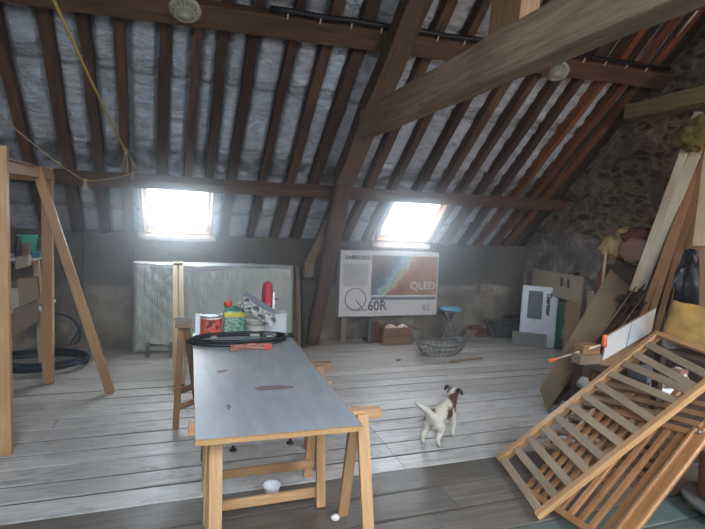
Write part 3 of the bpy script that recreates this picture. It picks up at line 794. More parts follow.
# ================================================================== objects
# ------------------------------------------------------------------ caged lamps on the upper purlin
def cage_lamp(px, py, label, tilt):
    c = atp(px, py, (0, 1, 1), 7.44)
    ax = (NIN + V(tilt)).normalized()
    t = thing('caged_lamp', c - ax * .05, label, 'lamp', 'caged lamps on the upper purlin')
    base = c - ax * .05
    d, s, u = frame_of(ax)
    MB().lathe(base, [(.10, -.035), (.118, -.03), (.12, .0), (.108, .012)], 28, ax, sx=1.0, sy=.82).build('lamp_base', 'offwhite', t)
    MB().lathe(base + ax * .012, [(.098, 0), (.094, .03), (.078, .06), (.045, .08), (.004, .087)], 28, ax, sx=1.0, sy=.8, cap=False).build('lamp_glass', 'lampglass', t)
    mb = MB()
    ring = lambda r, h, n=36: [base + ax * h + s * math.cos(2 * PI * k / n) * r + u * math.sin(2 * PI * k / n) * r * .82 for k in range(n)]
    mb.tube(ring(.118, .014), .006, 6, True); mb.tube(ring(.075, .086), .003, 5, True)
    for k in range(8):
        an = PI * k / 8
        mb.tube([base + s * math.cos(an) * .118 * math.cos(q) + u * math.sin(an) * .096 * math.cos(q) + ax * (.014 + .09 * math.sin(q)) for q in [PI * j / 10 for j in range(11)]], .0028, 5)
    mb.build('wire_guard', 'offwhite', t)
    MB().lathe(base - ax * .0, [(.022, 0), (.026, .02), (.03, .045), (.018, .065), (.003, .07)], 14, ax).build('bulb', 'offwhite', t)
    # a small bracket behind, up to the purlin
    MB().lathe(base - ax * .10, [(.03, 0), (.03, .066)], 12, ax).build('mounting', 'offwhite', t)
cage_lamp(185, 12, 'oval caged glass lamp on the upper purlin above the left skylight', (0, -.1, -.15))
cage_lamp(557, 72, 'oval caged glass lamp by the underside of the pale beam, above the right skylight', (-.55, -.1, .1))

# ------------------------------------------------------------------ rope and clothes line
def sag(a, b, k, n=18):
    a, b = V(a), V(b); return [a.lerp(b, i / n) - V((0, 0, k * 4 * (i / n) * (1 - i / n))) for i in range(n + 1)]
t = thing('yellow_rope', atp(57, 0, (0, 1, 0), 3.6), 'taut yellow rope slanting down from the roof to a knotted tassel', 'rope')
ra = aty(40, -30, 2.6); rb = aty(126, 152, 5.2)
MB().tube(sag(ra, rb, .02), .0085, 7).build('strand', 'rope', t)
rc = aty(139, 172, 5.45)
MB().tube([rb, rb.lerp(rc, .5) + V((0, 0, .005)), rc], .0055, 6).build('strand', 'twine', t)
MB().blob(rb, (.022, .022, .035), .2).build('knot', 'twine', t)
for k, (dx, dy) in enumerate(((-3, 18), (2, 22), (9, 17))):
    e = aty(126 + dx, 152 + dy, 5.2); MB().tube([rb, rb.lerp(e, .5) + V((.01 * (k - 1), .01, 0)), e], .0045, 5).build('tail', 'twine', t)
la = aty(-20, 97, 3.4); lb = aty(84, 181, 5.0); lc = aty(140, 170, 5.5)
ln = MB().tube(sag(la, lb, .03) + sag(lb, lc, .03)[1:], .0048, 6).build('clothes_line', 'twine')
tag(ln, 'thin pale clothes line sagging across the left roof bays', 'clothes line')
def peg(p, label):
    t = thing('clothes_peg', p, label, 'clothes peg', 'wooden pegs hanging on the clothes line')
    B(p + V((-.007, 0, .022)), p + V((-.012, 0, -.075)), .012, .009, (1, 0, 0)).build('prong', 'pine_pale', t)
    B(p + V((.007, 0, .022)), p + V((.010, 0, -.075)), .012, .009, (1, 0, 0)).build('prong', 'pine_pale', t)
    MB().tube([p + V((-.014, -.008, -.02)), p + V((.014, -.008, -.02))], .003, 5).build('spring', 'steel', t)
peg(lb + V((.01, 0, 0)), 'wooden peg clipped at the lowest point of the clothes line beside the rack')
peg(lb.lerp(lc, .86) + V((0, 0, -.008)), 'wooden peg at the end of the clothes line under the rope knot')

# ------------------------------------------------------------------ pine rack at the left
t = thing('pine_rack', (-1.2, 4.3, 0), 'tall raw pine rack of two posts with a slatted top and a slanting brace', 'rack')
def PB(name, p0, p1, w_, h_, up=(0, 1, 0), mat='pine', par=None, **k): return B(p0, p1, w_, h_, up, **k).build(name, mat, par or t, bevel=.003)
PB('post', (-1.16, 3.62, 0), (-1.16, 3.62, 2.06), .10, .05)
PB('post', (-1.25, 5.06, 0), (-1.245, 5.06, 2.045), .09, .05)
PB('post', (-2.02, 5.10, 0), (-2.02, 5.10, 2.0), .09, .05)
PB('brace', (-.665, 4.69, 0), (-1.20, 4.56, 2.0), .075, .04, (0, 1, 0))
PB('rail', (-1.13, 3.60, 1.93), (-1.215, 5.08, 1.97), .022, .075, (0, 0, 1))
PB('rail', (-1.2, 5.12, 1.95), (-2.1, 5.12, 1.95), .022, .075, (0, 0, 1))
for k in range(6):
    x = -1.27 - .145 * k
    PB('top_slat', (x + .03, 3.56, 2.0), (x, 5.10, 2.02), .10, .018, (0, 0, 1), 'pine_pale')
PB('cleat', (-1.20, 5.02, 0.4), (-1.198, 5.02, 1.12), .02, .02, (0, 1, 0), 'pine_pale')

# workbench like shelf behind the rack with its load
t = thing('tool_shelf', (-1.75, 5.35, 0), 'makeshift wooden shelf with white boards behind the pine rack', 'shelf')
def sh(px, py, Y=5.4): return aty(px, py, Y)
zt = sh(30, 259).z; zm = sh(44, 309).z
MB().slab((-2.35, 5.05, zt), (-1.40, 5.22, zt), (-2.35, 5.62, zt), .022).build('shelf_board', 'white_card', t, bevel=.002)
MB().slab((-2.35, 5.05, zm), (-1.36, 5.25, zm), (-2.35, 5.62, zm), .025).build('shelf_board', 'white_card', t, bevel=.002)
a0 = sh(36, 250, 5.5); a1 = sh(44, 357, 5.35)
B((a0.x, 5.5, zt), (a1.x, 5.35, 0), .05, .05, (0, 1, 0), w1=.085).build('leg', 'pine_pale', t, bevel=.003)
B((-2.25, 5.5, zt), (-2.3, 5.4, 0), .05, .05, (0, 1, 0), w1=.085).build('leg', 'pine_pale', t, bevel=.003)
def poly_board(name, pts, Y, th, mat, label=None, cat=None, group=None, bev=.003):
    P = [aty(px, py, Y) for px, py in pts]
    o = MB().prism(P, (0, th, 0)).build(name, mat, bevel=bev)
    if label: tag(o, label, cat, group)
    return o
poly_board('wooden_drawer_front', [(13, 338), (13, 309), (37, 300), (37, 321)], 5.04, .05, 'block', 'worn grey wooden drawer front under the cracked crate end', 'board')
poly_board('broken_crate_end', [(19, 306), (17, 279), (37, 277), (38, 299)], 4.98, .06, 'carton2', 'pale cracked box end with slots, standing on the shelf drawer', 'box')
poly_board('wooden_tray', [(15, 270), (15, 257), (28, 256), (28, 266)], 5.02, .10, 'carton', 'small brown wooden tray under the dark bottle on the shelf', 'tray')
o = thing('dark_bottle', sh(18, 256, 5.15), 'dark brown bottle standing in the small tray on the shelf', 'bottle')
p = sh(18, 257, 5.15); MB().lathe(p, [(.028, 0), (.03, .02), (.03, .12), (.012, .16), (.012, .19)], 16).build('body', 'black', o); MB().lathe(p + V((0, 0, .19)), [(.014, 0), (.014, .018)], 12).build('cap', 'steel', o)
p = sh(25, 259, 5.2)
tag(MB().box(p.x - .035, p.x + .03, 5.2, 5.26, zt + .024, zt + .024 + .14).build('pink_carton', 'pink', bevel=.004), 'upright pinkish carton before the mint green jug', 'carton')
p = V((sh(27, 255, 5.35).x, 5.38, zt + .024))
o = thing('mint_jug', p, 'mint green wide mouthed plastic jug on the shelf', 'jug')
MB().lathe(p, [(.05, 0), (.055, .01), (.065, .10), (.08, .20), (.088, .215), (.082, .215), (.06, .10), (.045, .02)], 22, cap=False).build('body', 'mint', o)
MB().tube([p + V((.07, 0, .19)), p + V((.12, 0, .17)), p + V((.115, 0, .09)), p + V((.06, 0, .07))], .008, 6).build('handle', 'mint', o)
p = V((sh(33, 254, 5.3).x, 5.3, zt + .024))
tag(MB().box(p.x - .05, p.x + .06, 5.29, 5.40, p.z, p.z + .055).build('blue_tub', 'bluebox', bevel=.008), 'low blue plastic tub beside the mint jug', 'tub')
p = V((sh(9, 300, 5.05).x, 5.2, zm + .027))
tag(MB().box(p.x - .08, p.x + .05, 5.16, 5.3, p.z, p.z + .2).build('cream_box', 'offwhite', bevel=.006), 'cream box half hidden behind the front post of the rack', 'box')
# dark blue hose
mb = MB(); pts = []
hc = V((-1.42, 5.55, 0))
def hp(px, py, y): return aty(px, py, y)
for k in range(150):
    a = 2 * PI * k / 38; r = .44 + .10 * noise.noise(V((k * .05, 0, 0)))
    pts.append(V((-1.46 + r * math.cos(a) * 1.0, 5.58 + .30 * math.sin(a), .03 + .012 * (k / 38) * 2 + .03 * max(0, noise.noise(V((k * .09, 3, 0)))))))
for q in ((78, 340, 5.9), (82, 322, 6.05), (79, 300, 6.1), (66, 312, 5.7)): pass
top = [hp(70, 345, 5.75), hp(79, 330, 5.95), hp(84, 318, 6.1), hp(83, 300, 6.12), hp(82, 280, 6.15), hp(83, 255, 6.17), hp(82, 238, 6.18), hp(82, 226, 6.18)]
mb.tube(pts, .013, 8); mb2 = [hp(15, 330, 5.6), hp(30, 318, 5.55), hp(52, 313, 5.55), hp(68, 316, 5.6), hp(78, 326, 5.7), hp(80, 338, 5.75), hp(74, 345, 5.75)]
def smooth(P, n=6):
    out = []
    for i in range(len(P) - 1):
        p0 = P[max(i - 1, 0)]; p1 = P[i]; p2 = P[i + 1]; p3 = P[min(i + 2, len(P) - 1)]
        for k in range(n):
            t_ = k / n
            out.append(0.5 * ((2 * p1) + (p2 - p0) * t_ + (2 * p0 - 5 * p1 + 4 * p2 - p3) * t_ ** 2 + (3 * p1 - p0 - 3 * p2 + p3) * t_ ** 3))
    return out + [P[-1]]
mb.tube(smooth(mb2), .015, 8); mb.tube(smooth(top), [.015 - .00015 * k for k in range(43)], 8)
tag(mb.build('garden_hose', 'navy'), 'dark blue hose coiled on the floor and rising up the wall behind the rack', 'hose')

# ------------------------------------------------------------------ mattress against the knee wall
t = thing('mattress', (.36, 6.05, 0), 'pale quilted mattress wrapped in clear film, standing on edge against the wall', 'mattress')
mb = MB(); x0, x1, z1, th = -.62, 1.31, 1.075, .17
nu, nv = 120, 70
def mfront(u, v):
    x = x0 + (x1 - x0) * u; z = z1 * v
    e = min(u * (x1 - x0), (1 - u) * (x1 - x0), v * z1, (1 - v) * z1)
    rnd = .05 * (1 - min(1, e / .06)) ** 2.2
    a = (x + z) / .19; b = (x - z) / .19
    q = (abs(math.sin(PI * a)) ** .45 * abs(math.sin(PI * b)) ** .45) * (1 if u < .3 else .45)
    y = 5.93 + .10 * v + rnd - .008 * q + .006 * noise.noise(V((x * 9, z * 2, 0)))
    return V((x + .008 * noise.noise(V((z * 5, 1, u * 2))), y, z + .012 * noise.noise(V((x * 3, 5, 0))) * v))
for j in range(nv + 1):
    for i in range(nu + 1): mb.v.append(mfront(i / nu, j / nv))
for j in range(nv):
    for i in range(nu):
        a = j * (nu + 1) + i; mb.face([a, a + 1, a + nu + 2, a + nu + 1], None, True)
bd = [i for i in range(nu + 1)] + [j * (nu + 1) + nu for j in range(1, nv + 1)] + [nv * (nu + 1) + i for i in range(nu - 1, -1, -1)] + [j * (nu + 1) for j in range(nv - 1, 0, -1)]
i0 = len(mb.v); nb = len(bd)
for k in bd: p = mb.v[k]; mb.v.append(p + V((0, .07, 0)))
for k in bd: p = mb.v[k]; mb.v.append(V((p.x, 5.93 + .10 * p.z / z1 + th, p.z)))
for lay in range(2):
    A = bd if lay == 0 else [i0 + k for k in range(nb)]; C = [i0 + lay * nb + k for k in range(nb)]
    for k in range(nb):
        k2 = (k + 1) % nb; mb.face([A[k], C[k], C[k2], A[k2]], None, True)
mb.face([i0 + nb + k for k in range(nb)][::-1])
mb.build('quilted_body', 'mattress', t)
# loose film folded over the top edge
mb = MB(); n1, n2 = 60, 8
for j in range(n2 + 1):
    for i in range(n1 + 1):
        u = i / n1; x = x0 + .02 + (x1 - x0 - .04) * u
        dr = (.035 + .07 * math.exp(-((u - .40) / .16) ** 2)) * (j / n2)
        mb.v.append(V((x, 5.985 + .06 * (1 - min(1, j / 3)) - .012 * noise.noise(V((x * 7, j * .9, 0))) * (1 + j * .5) - .016 * (j > 2), z1 + .012 - dr + .008 * noise.noise(V((x * 6, 3, j * .4))))))
for j in range(n2):
    for i in range(n1):
        a = j * (n1 + 1) + i; mb.face([a, a + n1 + 1, a + n1 + 2, a + 1], None, True)
mb.build('plastic_film', 'film', t, solid=.002)
# wooden frames standing beside the mattress
t = thing('dark_frame_board', (1.38, 6.0, 0), 'narrow brown board frame with a black edge standing at the right end of the mattress', 'board')
B((1.385, 5.93, 0), (1.345, 6.03, 1.07), .05, .07, (0, 1, 0)).build('board', 'block', t, bevel=.003)
B((1.45, 5.93, 0), (1.405, 6.03, 1.075), .03, .08, (0, 1, 0)).build('black_edge', 'black', t, bevel=.003)

# pale battens leaning on the mattress
t = thing('pale_battens', (-.05, 4.7, 0), 'two joined pale pine battens leaning upright against the mattress', 'batten')
bt = aty(178, 262, 5.90); bb = atz(179, 391)
dvec = (bt - bb)
for s_, w_ in ((-1, .052), (1, .052)):
    o1 = V((.0285 * s_, 0, 0)); B(bb + o1 * 1.0, bt + o1 * 1.15, w_, .035, (0, -1, .2)).build('batten', 'pine_pale', t, bevel=.003)
for f in (.03, .5, .97):
    c = bb.lerp(bt, f) + V((0, -.021, .01)); B(c - V((.05, 0, 0)), c + V((.05, 0, 0)), .006, .03, (0, 0, 1)).build('hinge_plate', 'steel' if f == .5 else 'rust', t)
# metal clamp bar on the floor
t = thing('sash_clamp', (-.3, 6.0, 0), 'long metal bar clamp lying in front of the mattress foot', 'clamp')
cz = .14
MB().tube([V((-.43, 5.80, cz)), V((-.05, 5.72, cz))], .012, 8).build('bar', 'steel', t)
MB().box(-.455, -.415, 5.77, 5.83, 0, cz + .03).build('jaw', 'wire', t, bevel=.004)
MB().box(-.2, -.17, 5.71, 5.79, 0, cz + .03).build('jaw', 'wire', t, bevel=.004)
MB().tube([V((-.435, 5.74, .02)), V((-.435, 5.74, .10))], .01, 8).build('screw', 'block', t)

# ------------------------------------------------------------------ work table on trestles
TZ = .735
t = thing('table_board', (.41, 2.9, TZ - .02), 'long grey painted chipboard panel laid over the trestles', 'table top')
tb_ = MB().slab((.04, 2.02, TZ - .022), (.79, 2.00, TZ - .022), (.04, 3.90, TZ - .022), .022).build('board', 'tabletop', t)
MB().slab((.038, 2.019, TZ - .0225), (.792, 1.999, TZ - .0225), (.038, 2.006, TZ - .0225), -.0215).build('front_edge', 'osb', t, label='raw yellow chipboard edge')
MB().slab((.7905, 1.999, TZ - .0225), (.7905, 3.90, TZ - .0225), (.795, 1.999, TZ - .0225), -.0215).build('side_edge', 'osb', t, label='raw yellow chipboard edge')
def stain(pts, z=TZ + .0004):
    MB().prism([atz(a, b, z) for a, b in pts][::-1], (0, 0, .0004)).build('stain', 'stain', tb_)
M['stain'] = flat('brown_paint_smear', (.19, .13, .13), .6)
stain([(254, 388), (262, 386), (280, 385.3), (294, 386.3), (293, 388.2), (276, 389.8), (258, 390.5)])
stain([(226, 405), (229, 404), (231, 406.5), (229.5, 410), (227, 409)])
stain([(216, 371), (226, 369.5), (228, 371), (219, 373)])
def trestle(y, xa, xb, ztop, ff, fb, label, lw=.06, mat='pine', rails=(.30,), lx=None, inset=.10, tw=.05, drop=0):
    t = thing('trestle', ((xa + xb) / 2, y, 0), label, 'trestle', 'pine trestles under the grey table board')
    B((xa, y, ztop - .025), (xb, y, ztop - .025), tw, .05).build('top_bar', mat, t, bevel=.004)
    L = lx or (xa + inset, xb - inset)
    for x in L:
        sx_ = .0 if x > (xa + xb) / 2 else -.005
        for (yf, sg) in ((ff, -1), (fb, 1)):
            yt = y + sg * (tw / 2 + .017)
            B((x, yt, ztop - .012), (x + sx_, yf, 0.0), lw, .03, (0, 1, 0)).build('leg', mat, t, bevel=.003)
    for (yf, sg) in ((ff, -1), (fb, 1)):
        yt = y + sg * (tw / 2 + .017)
        for zr in rails:
            if sg < 0: zr = zr - drop
            yy = yf + (yt - yf) * zr / ztop - sg * .03
            B((L[0] - lw / 2, yy, zr), (L[1] + lw / 2, yy, zr), .022, .055).build('stretcher', mat, t, bevel=.003)
    return t
# the bar of each trestle lies directly under the board
trestle(2.24, .01, .985, TZ - .024, 1.98, 2.42, 'pine trestle nearest the viewer, its bar poking out right of the table', lx=(.135, .865), rails=())
trestle(2.70, .06, .84, TZ - .024, 2.53, 2.87, 'second pine trestle from the front, with two low stretchers', lx=(.13, .765), rails=(.115,), lw=.055, drop=.045)
trestle(3.06, .04, .955, TZ - .024, 2.92, 3.25, 'far pine trestle whose bar end shows halfway along the table right side', lx=(.135, .86), rails=(), mat='plank_br')
t = thing('saw_horse', (.02, 3.9, 0), 'brown wooden sawhorse peeping out at the left far corner of the table', 'sawhorse')
B((-.03, 3.64, .855), (-.03, 3.80, .855), .115, .035).build('top_bar', 'block', t, bevel=.003)
B((-.045, 3.74, .835), (-.075, 3.80, 0), .05, .032, (0, 1, 0)).build('leg', 'plank_br', t, bevel=.003)
B((-.01, 3.72, .835), (.10, 4.0, 0), .05, .032, (0, 1, 0)).build('leg', 'plank_br', t, bevel=.003)
for z_ in (.17, .30): B((-.065, 3.78, z_), (.10, 3.93, z_), .02, .05).build('stretcher', 'plank_br', t, bevel=.003)

# ------------------------------------------------------------------ things on the table
def tp(px, py): return atz(px, py, TZ)
p = tp(200, 332)
tag(MB().box(p.x - .04, p.x + .05, 3.80, 3.87, TZ, TZ + .165).build('white_carton', 'white_card', bevel=.002), 'plain white carton at the far left of the table', 'carton')
p = V((.175, 3.80, TZ))
t = thing('paint_tin', p, 'red and white labelled tin beside the plain white carton', 'tin')
can_ = MB().lathe(p, [(.082, 0), (.082, .155), (.078, .16)], 28).build('can', 'offwhite', t)
MB().lathe(p, [(.0828, .012), (.0828, .145)], 28, cap=False).build('label_band', 'tinlabel', can_)
MB().lathe(p + V((0, 0, .157)), [(.084, 0), (.084, .012), (.074, .012), (.072, .006)], 28).build('lid', 'steel', t)
p = V((.345, 3.80, TZ))
t = thing('green_jerrycan', p, 'green labelled yellow banded jug with a red cap', 'jug')
jug_ = MB().box(p.x - .075, p.x + .085, 3.76, 3.85, TZ, TZ + .205).build('body', 'juglabel', t, bevel=.012)
MB().box(p.x - .077, p.x + .087, 3.758, 3.852, TZ + .15, TZ + .195).build('yellow_band', 'yellow', jug_, bevel=.008)
MB().prism([(p.x - .07, 3.77, TZ + .2), (p.x + .08, 3.77, TZ + .2), (p.x + .01, 3.77, TZ + .235), (p.x - .07, 3.77, TZ + .235)], (0, .07, 0)).build('shoulder', 'green', t, bevel=.006)
MB().lathe((p.x - .045, 3.80, TZ + .235), [(.028, 0), (.032, .004), (.032, .04), (.028, .044)], 18).build('cap', 'redcap', t)
p = V((.525, 3.80, TZ))
t = thing('white_bucket', p, 'small dirty white plastic bucket between the jug and the printed pack', 'bucket')
MB().lathe(p, [(.078, 0), (.082, .01), (.096, .13), (.102, .132), (.102, .142), (.092, .142), (.080, .02), (.07, .012)], 30).build('bucket_body', 'offwhite', t)
MB().tube([p + V((math.cos(a) * .10, -.02 - abs(math.sin(a)) * .085, .12 - .02 * math.sin(a))) for a in [PI * k / 12 for k in range(13)]], .0025, 5).build('handle', 'steel', t)
# brush resting on the bucket
a0 = aty(228, 309, 3.78); a1 = aty(246, 299, 3.74)
t = thing('long_brush', a0, 'thin whitish stick laid from the red cap to the printed pack', 'stick')
MB().tube([a0, a1, aty(252, 300, 3.74)], [.004, .006, .004], 7).build('handle', 'offwhite', t)
# the tilted printed pack, propped on the bucket
A = aty(246, 296, 3.70); Bp = aty(276, 316, 3.70); Cp = aty(242, 302, 3.70); 
t = thing('printed_pack', A, 'black pack with pale printed squares propped slantwise on the bucket', 'box')
ex = (Bp - A); up_ = V((-ex.z, 0, ex.x)).normalized() * -.085
pk_ = MB().slab(A + V((0, 0, 0)), A + ex, A + up_, -.075).build('carton', 'packprint', t, bevel=.003)
MB().slab(A + ex * .22 + V((0, -.002, 0)) + up_ * .2, A + ex * .33 + V((0, -.002, 0)) + up_ * .2, A + ex * .22 + V((0, -.002, 0)) + up_ * .8, -.002).build('white_patch', 'whiteink', pk_)
MB().slab(A + V((.01, .075, .03)), A + ex + V((.01, .075, .03)), A + up_ * .5 + V((.01, .075, .03)), -.04).build('rear_flap', 'grey', t, bevel=.003)
p = V((.675, 3.79, TZ))
t = thing('clear_tub', p, 'clear plastic tub at the far right corner of the table', 'tub')
MB().box(p.x - .075, p.x + .09, 3.74, 3.87, TZ, TZ + .165).build('tub_walls', 'clearplastic', t, bevel=.008)
MB().box(p.x - .082, p.x + .097, 3.733, 3.877, TZ + .165, TZ + .178).build('rim', 'film', t, bevel=.003)
# red extinguisher shaped bottle behind
cz = aty(271, 309, 3.99)
t = thing('red_spray_bottle', (cz.x, 3.99, TZ), 'tall dark red bottle standing upright behind the clear tub', 'bottle')
p = V((.625, 3.955, 0))
p = V((.615, 3.84, TZ)); 
MB().lathe(p, [(.03, .0), (.036, .01), (.04, .08), (.043, .20), (.046, .34), (.040, .40), (.028, .42), (.01, .43)], 22).build('body', 'red', t)
MB().box(p.x + .045, p.x + .062, 3.83, 3.85, TZ + .14, TZ + .34).build('white_strip', 'white_card', t, bevel=.003)
MB().tube([p + V((.04, 0, .28)), p + V((.085, -.01, .285))], .005, 6).build('lever', 'black', t)
for k in range(5):
    MB().tube([p + V((-.012 + .004 * k, -.0445, .10 + .035 * k)), p + V((-.004 + .004 * k, -.0455, .115 + .035 * k))], .0025, 4).build('white_mark', 'whiteink', t)
p = V((.60, 3.60, TZ))
t = thing('round_tin', p, 'low round brown tin with a silver lid, right of the bucket', 'tin')
MB().lathe(p, [(.052, 0), (.054, .006), (.054, .035)], 24).build('body', 'block', t)
MB().lathe(p + V((0, 0, .035)), [(.056, 0), (.056, .012), (.05, .016)], 24).build('lid', 'steel', t)
# black ring of tubing
def ring(cx, cy, rx_, ry_, z, k, n=72, wob=.012): return [V((cx + rx_ * math.cos(2 * PI * i / n), cy + ry_ * math.sin(2 * PI * i / n), z + wob * noise.noise(V((math.cos(2 * PI * i / n) * 2 + k * 3, math.sin(2 * PI * i / n) * 2, 0))))) for i in range(n)]
mb = MB(); mb.tube(ring(.37, 3.60, .36, .155, TZ + .013, 0, wob=.0), .013, 8, True); mb.tube(ring(.385, 3.595, .345, .135, TZ + .036, 1, wob=.004), .0115, 8, True)
mb.tube([V((.72, 3.61, TZ + .013)), V((.76, 3.66, TZ + .015)), V((.80, 3.64, TZ + .014)), V((.775, 3.70, TZ + .014)), V((.81, 3.74, TZ + .012))], .011, 7)
tag(mb.build('black_tubing', 'black'), 'flat oval coil of black tubing around the things on the table', 'tubing')
t = thing('mottled_strap', (.43, 3.36, TZ), 'mottled brown and red strap bundle before the black tubing', 'strap')
mb = MB()
for k in range(3):
    mb.tube([V((.29 + .075 * j, 3.37 + .018 * math.sin(j * 1.7 + k * 2) + .012 * k, TZ + .012 + .005 * k)) for j in range(5)], .0115, 7)
mb.build('bundle', 'camo', t)
MB().box(.53, .585, 3.345, 3.385, TZ, TZ + .03).build('red_buckle', 'redcap', t, bevel=.005)
MB().tube(ring(.315, 3.345, .035, .022, TZ + .006, 0, 20, 0), .005, 6, True).build('loop', 'camo', t)

# ------------------------------------------------------------------ television carton and its crate
X0, X1, Z0, Z1 = 1.955, 3.455, .325, 1.245
yb, yt_ = 6.00, 6.04
t = thing('television_carton', (2.7, 6.1, Z0), 'large white printed television carton with an orange canyon picture, under the right skylight', 'box')
bl = aty(338.5, 316, 6.0); br = aty(436, 318, 6.0); tl = aty(340, 248.5, 6.04)
ex = V((br.x - bl.x, 0, 0)); eu = V((0, .04, tl.z - bl.z)); bl = V((bl.x, 6.0, (bl.z + br.z) / 2 + .01))
tvc = MB().slab(bl, bl + ex, bl + eu, -.155).build('carton', 'white_card', t, bevel=.004)
r_ = ex.normalized(); u_ = eu.normalized(); fn = V((0, -.0015, 0)); W_, H_ = ex.length, eu.length
def cp(u, v): return bl + ex * u + eu * v + fn
mb = MB(); i0 = 0; a, b, c = cp(.305, .33), cp(.985, .33), cp(.305, .935); mb.v = [a, b, b + c - a, c]; mb.face([0, 1, 2, 3], [(0, 0), (1, 0), (1, 1), (0, 1)])
mb.build('printed_picture', 'picture', tvc, solid=.001)
def quad(u0, v0, u1, v1, mat, nm, off=0):
    a, b, c = cp(u0, v0) + fn * off, cp(u1, v0) + fn * off, cp(u0, v1) + fn * off
    return MB().slab(a, b, c, .0012).build(nm, mat, tvc)
quad(.305, .255, .985, .30, 'bandblue', 'printed_band')
quad(.03, .47, .275, .80, 'greyink', 'printed_pattern').data.materials[0] = m_splotch('pale_printed_pattern', [(.60, .60, .62), (.50, .50, .52), (.64, .64, .66), (.46, .46, .48)], 11, 1.5)
quad(.0, .0, 1.0, .012, 'greyink', 'printed_edge'); quad(0, .985, 1, 1, 'white', 'printed_edge')
text_into(MB(), 'SAMSUNG', cp(.045, .865) + fn, r_, u_, .082, .001, .98, bold=.003).build('printed_word', 'ink', tvc)
text_into(MB(), 'QLED', cp(.70, .42) + fn, r_, u_, .155, .001, 1.05, bold=.001).build('printed_word', 'whiteink', tvc)
text_into(MB(), '60R', cp(.275, .10) + fn, r_, u_, .19, .001, .95, bold=.002).build('printed_word', 'ink', tvc)
text_into(MB(), '65', cp(.84, .085) + fn, r_, u_, .14, .001, .9).build('printed_number', 'greyink', tvc)
text_into(MB(), '4K QLED TV', cp(.45, .10) + fn, r_, u_, .03, .001).build('printed_word', 'greyink', tvc) if False else None
mb = MB(); c = cp(.155, .27) + fn; mb.tube([c + r_ * math.cos(2 * PI * k / 40) * .150 + u_ * math.sin(2 * PI * k / 40) * .150 for k in range(40)], .0055, 5, True)
mb.tube([c + r_ * .0 + u_ * -.01, c + r_ * .12 - u_ * .135], .006, 5); mb.tube([c - r_ * .06 - u_ * .148, c + r_ * .02 - u_ * .152, c + r_ * .16 - u_ * .150], .006, 5)
mb.build('printed_circle', 'ink', tvc)
MB().tube([cp(.415, .235), cp(.455, .325)], .007, 5).build('printed_stroke', 'ink', tvc)
# a support under the left end
tag(MB().box(2.0, 2.07, 6.05, 6.15, 0, bl.z - .002).build('support_block', 'brick_pale', bevel=.004), 'narrow pale block under the left end of the television carton', 'block')
t = thing('wooden_crate', (2.75, 5.95, 0), 'brown wooden crate with crumpled paper in it, under the television carton', 'crate')
cz0 = .245; ya, yb_ = 5.86, 6.19
xc0, xc1 = 2.56, 3.01
for (y0, y1) in ((ya, ya + .014), (yb_ - .014, yb_)):
    for k in range(2): MB().box(xc0, xc1, y0, y1, .006 + k * .12, .118 + k * .12).build('board', 'plank_br', t, bevel=.002)
for (xx0, xx1) in ((xc0, xc0 + .014), (xc1 - .014, xc1)):
    for k in range(2): MB().box(xx0, xx1, ya + .015, yb_ - .015, .006 + k * .12, .118 + k * .12).build('board', 'plank_br', t, bevel=.002)
MB().box(xc0 + .015, xc1 - .015, ya + .015, yb_ - .015, .0, .012).build('bottom', 'plank_br', t)
for k, (x, y, r, l) in enumerate(((2.70, 5.93, .085, 'larger crumpled pale paper wad at the left in the crate'), (2.88, 5.94, .09, 'crumpled pale paper wad at the right in the crate'))):
    o = MB().blob((x, y, .21), (r, .06, .06), .35, 2.4, 12, k); tag(o.build('paper_wad', 'paper'), l, 'paper')
t = thing('wooden_box', (2.45, 6.15, 0), 'dark slatted side box behind and left of the paper filled crate', 'box')
for k in range(3): MB().box(2.38 + k * .055, 2.425 + k * .055, 5.98, 6.0, 0, .31).build('slat', 'redwood' if k else 'grey', t, bevel=.002)
MB().box(2.38, 2.54, 6.0, 6.2, 0, .04).build('bottom', 'plank_dk', t)
p = aty(380, 330, 6.1)
t = thing('yellow_pot', (p.x, 6.08, .24), 'small yellow pot showing just beneath the television carton', 'pot')
MB().lathe((2.47, 6.09, .04), [(.05, 0), (.055, .01), (.055, .24), (.05, .255), (.03, .25)], 20).build('body', 'brass', t)
t['_org']
p = V((3.11, 6.1, 0))
tag(MB().box(3.06, 3.17, 6.0, 6.16, 0, .17).build('pale_block', 'concrete', bevel=.004), 'pale grey block standing right of the wooden crate', 'block')

# ------------------------------------------------------------------ blue stool
st = aty(451.5, 309, 5.98)
t = thing('folding_stool', (3.62, 5.95, 0), 'folding stool with crossed chrome legs and a shiny light blue round seat', 'stool')
sc = V((3.64, 5.94, .485))
MB().lathe(sc, [(.11, -.035), (.145, -.03), (.165, -.008), (.16, .014), (.13, .026), (.0, .03)], 32).build('seat', 'seatblue', t)
for k in range(4):
    a = 2 * PI * k / 4 + .5; b = a + PI
    MB().tube([sc + V((math.cos(a) * .13, math.sin(a) * .13, -.03)), sc + V((math.cos(a + 1.57) * .02, math.sin(a + 1.57) * .02, -.21)), V((sc.x + math.cos(b) * .18, sc.y + math.sin(b) * .15, 0.010))], .013, 8).build('leg', 'steel', t)
MB().lathe(sc + V((0, 0, -.235)), [(.03, 0), (.03, .03)], 14).build('hub', 'steel', t)
MB().tube([sc + V((.10 * math.cos(2 * PI * k / 24), .10 * math.sin(2 * PI * k / 24), -.33)) for k in range(24)], .006, 6, True).build('foot_ring', 'steel', t)

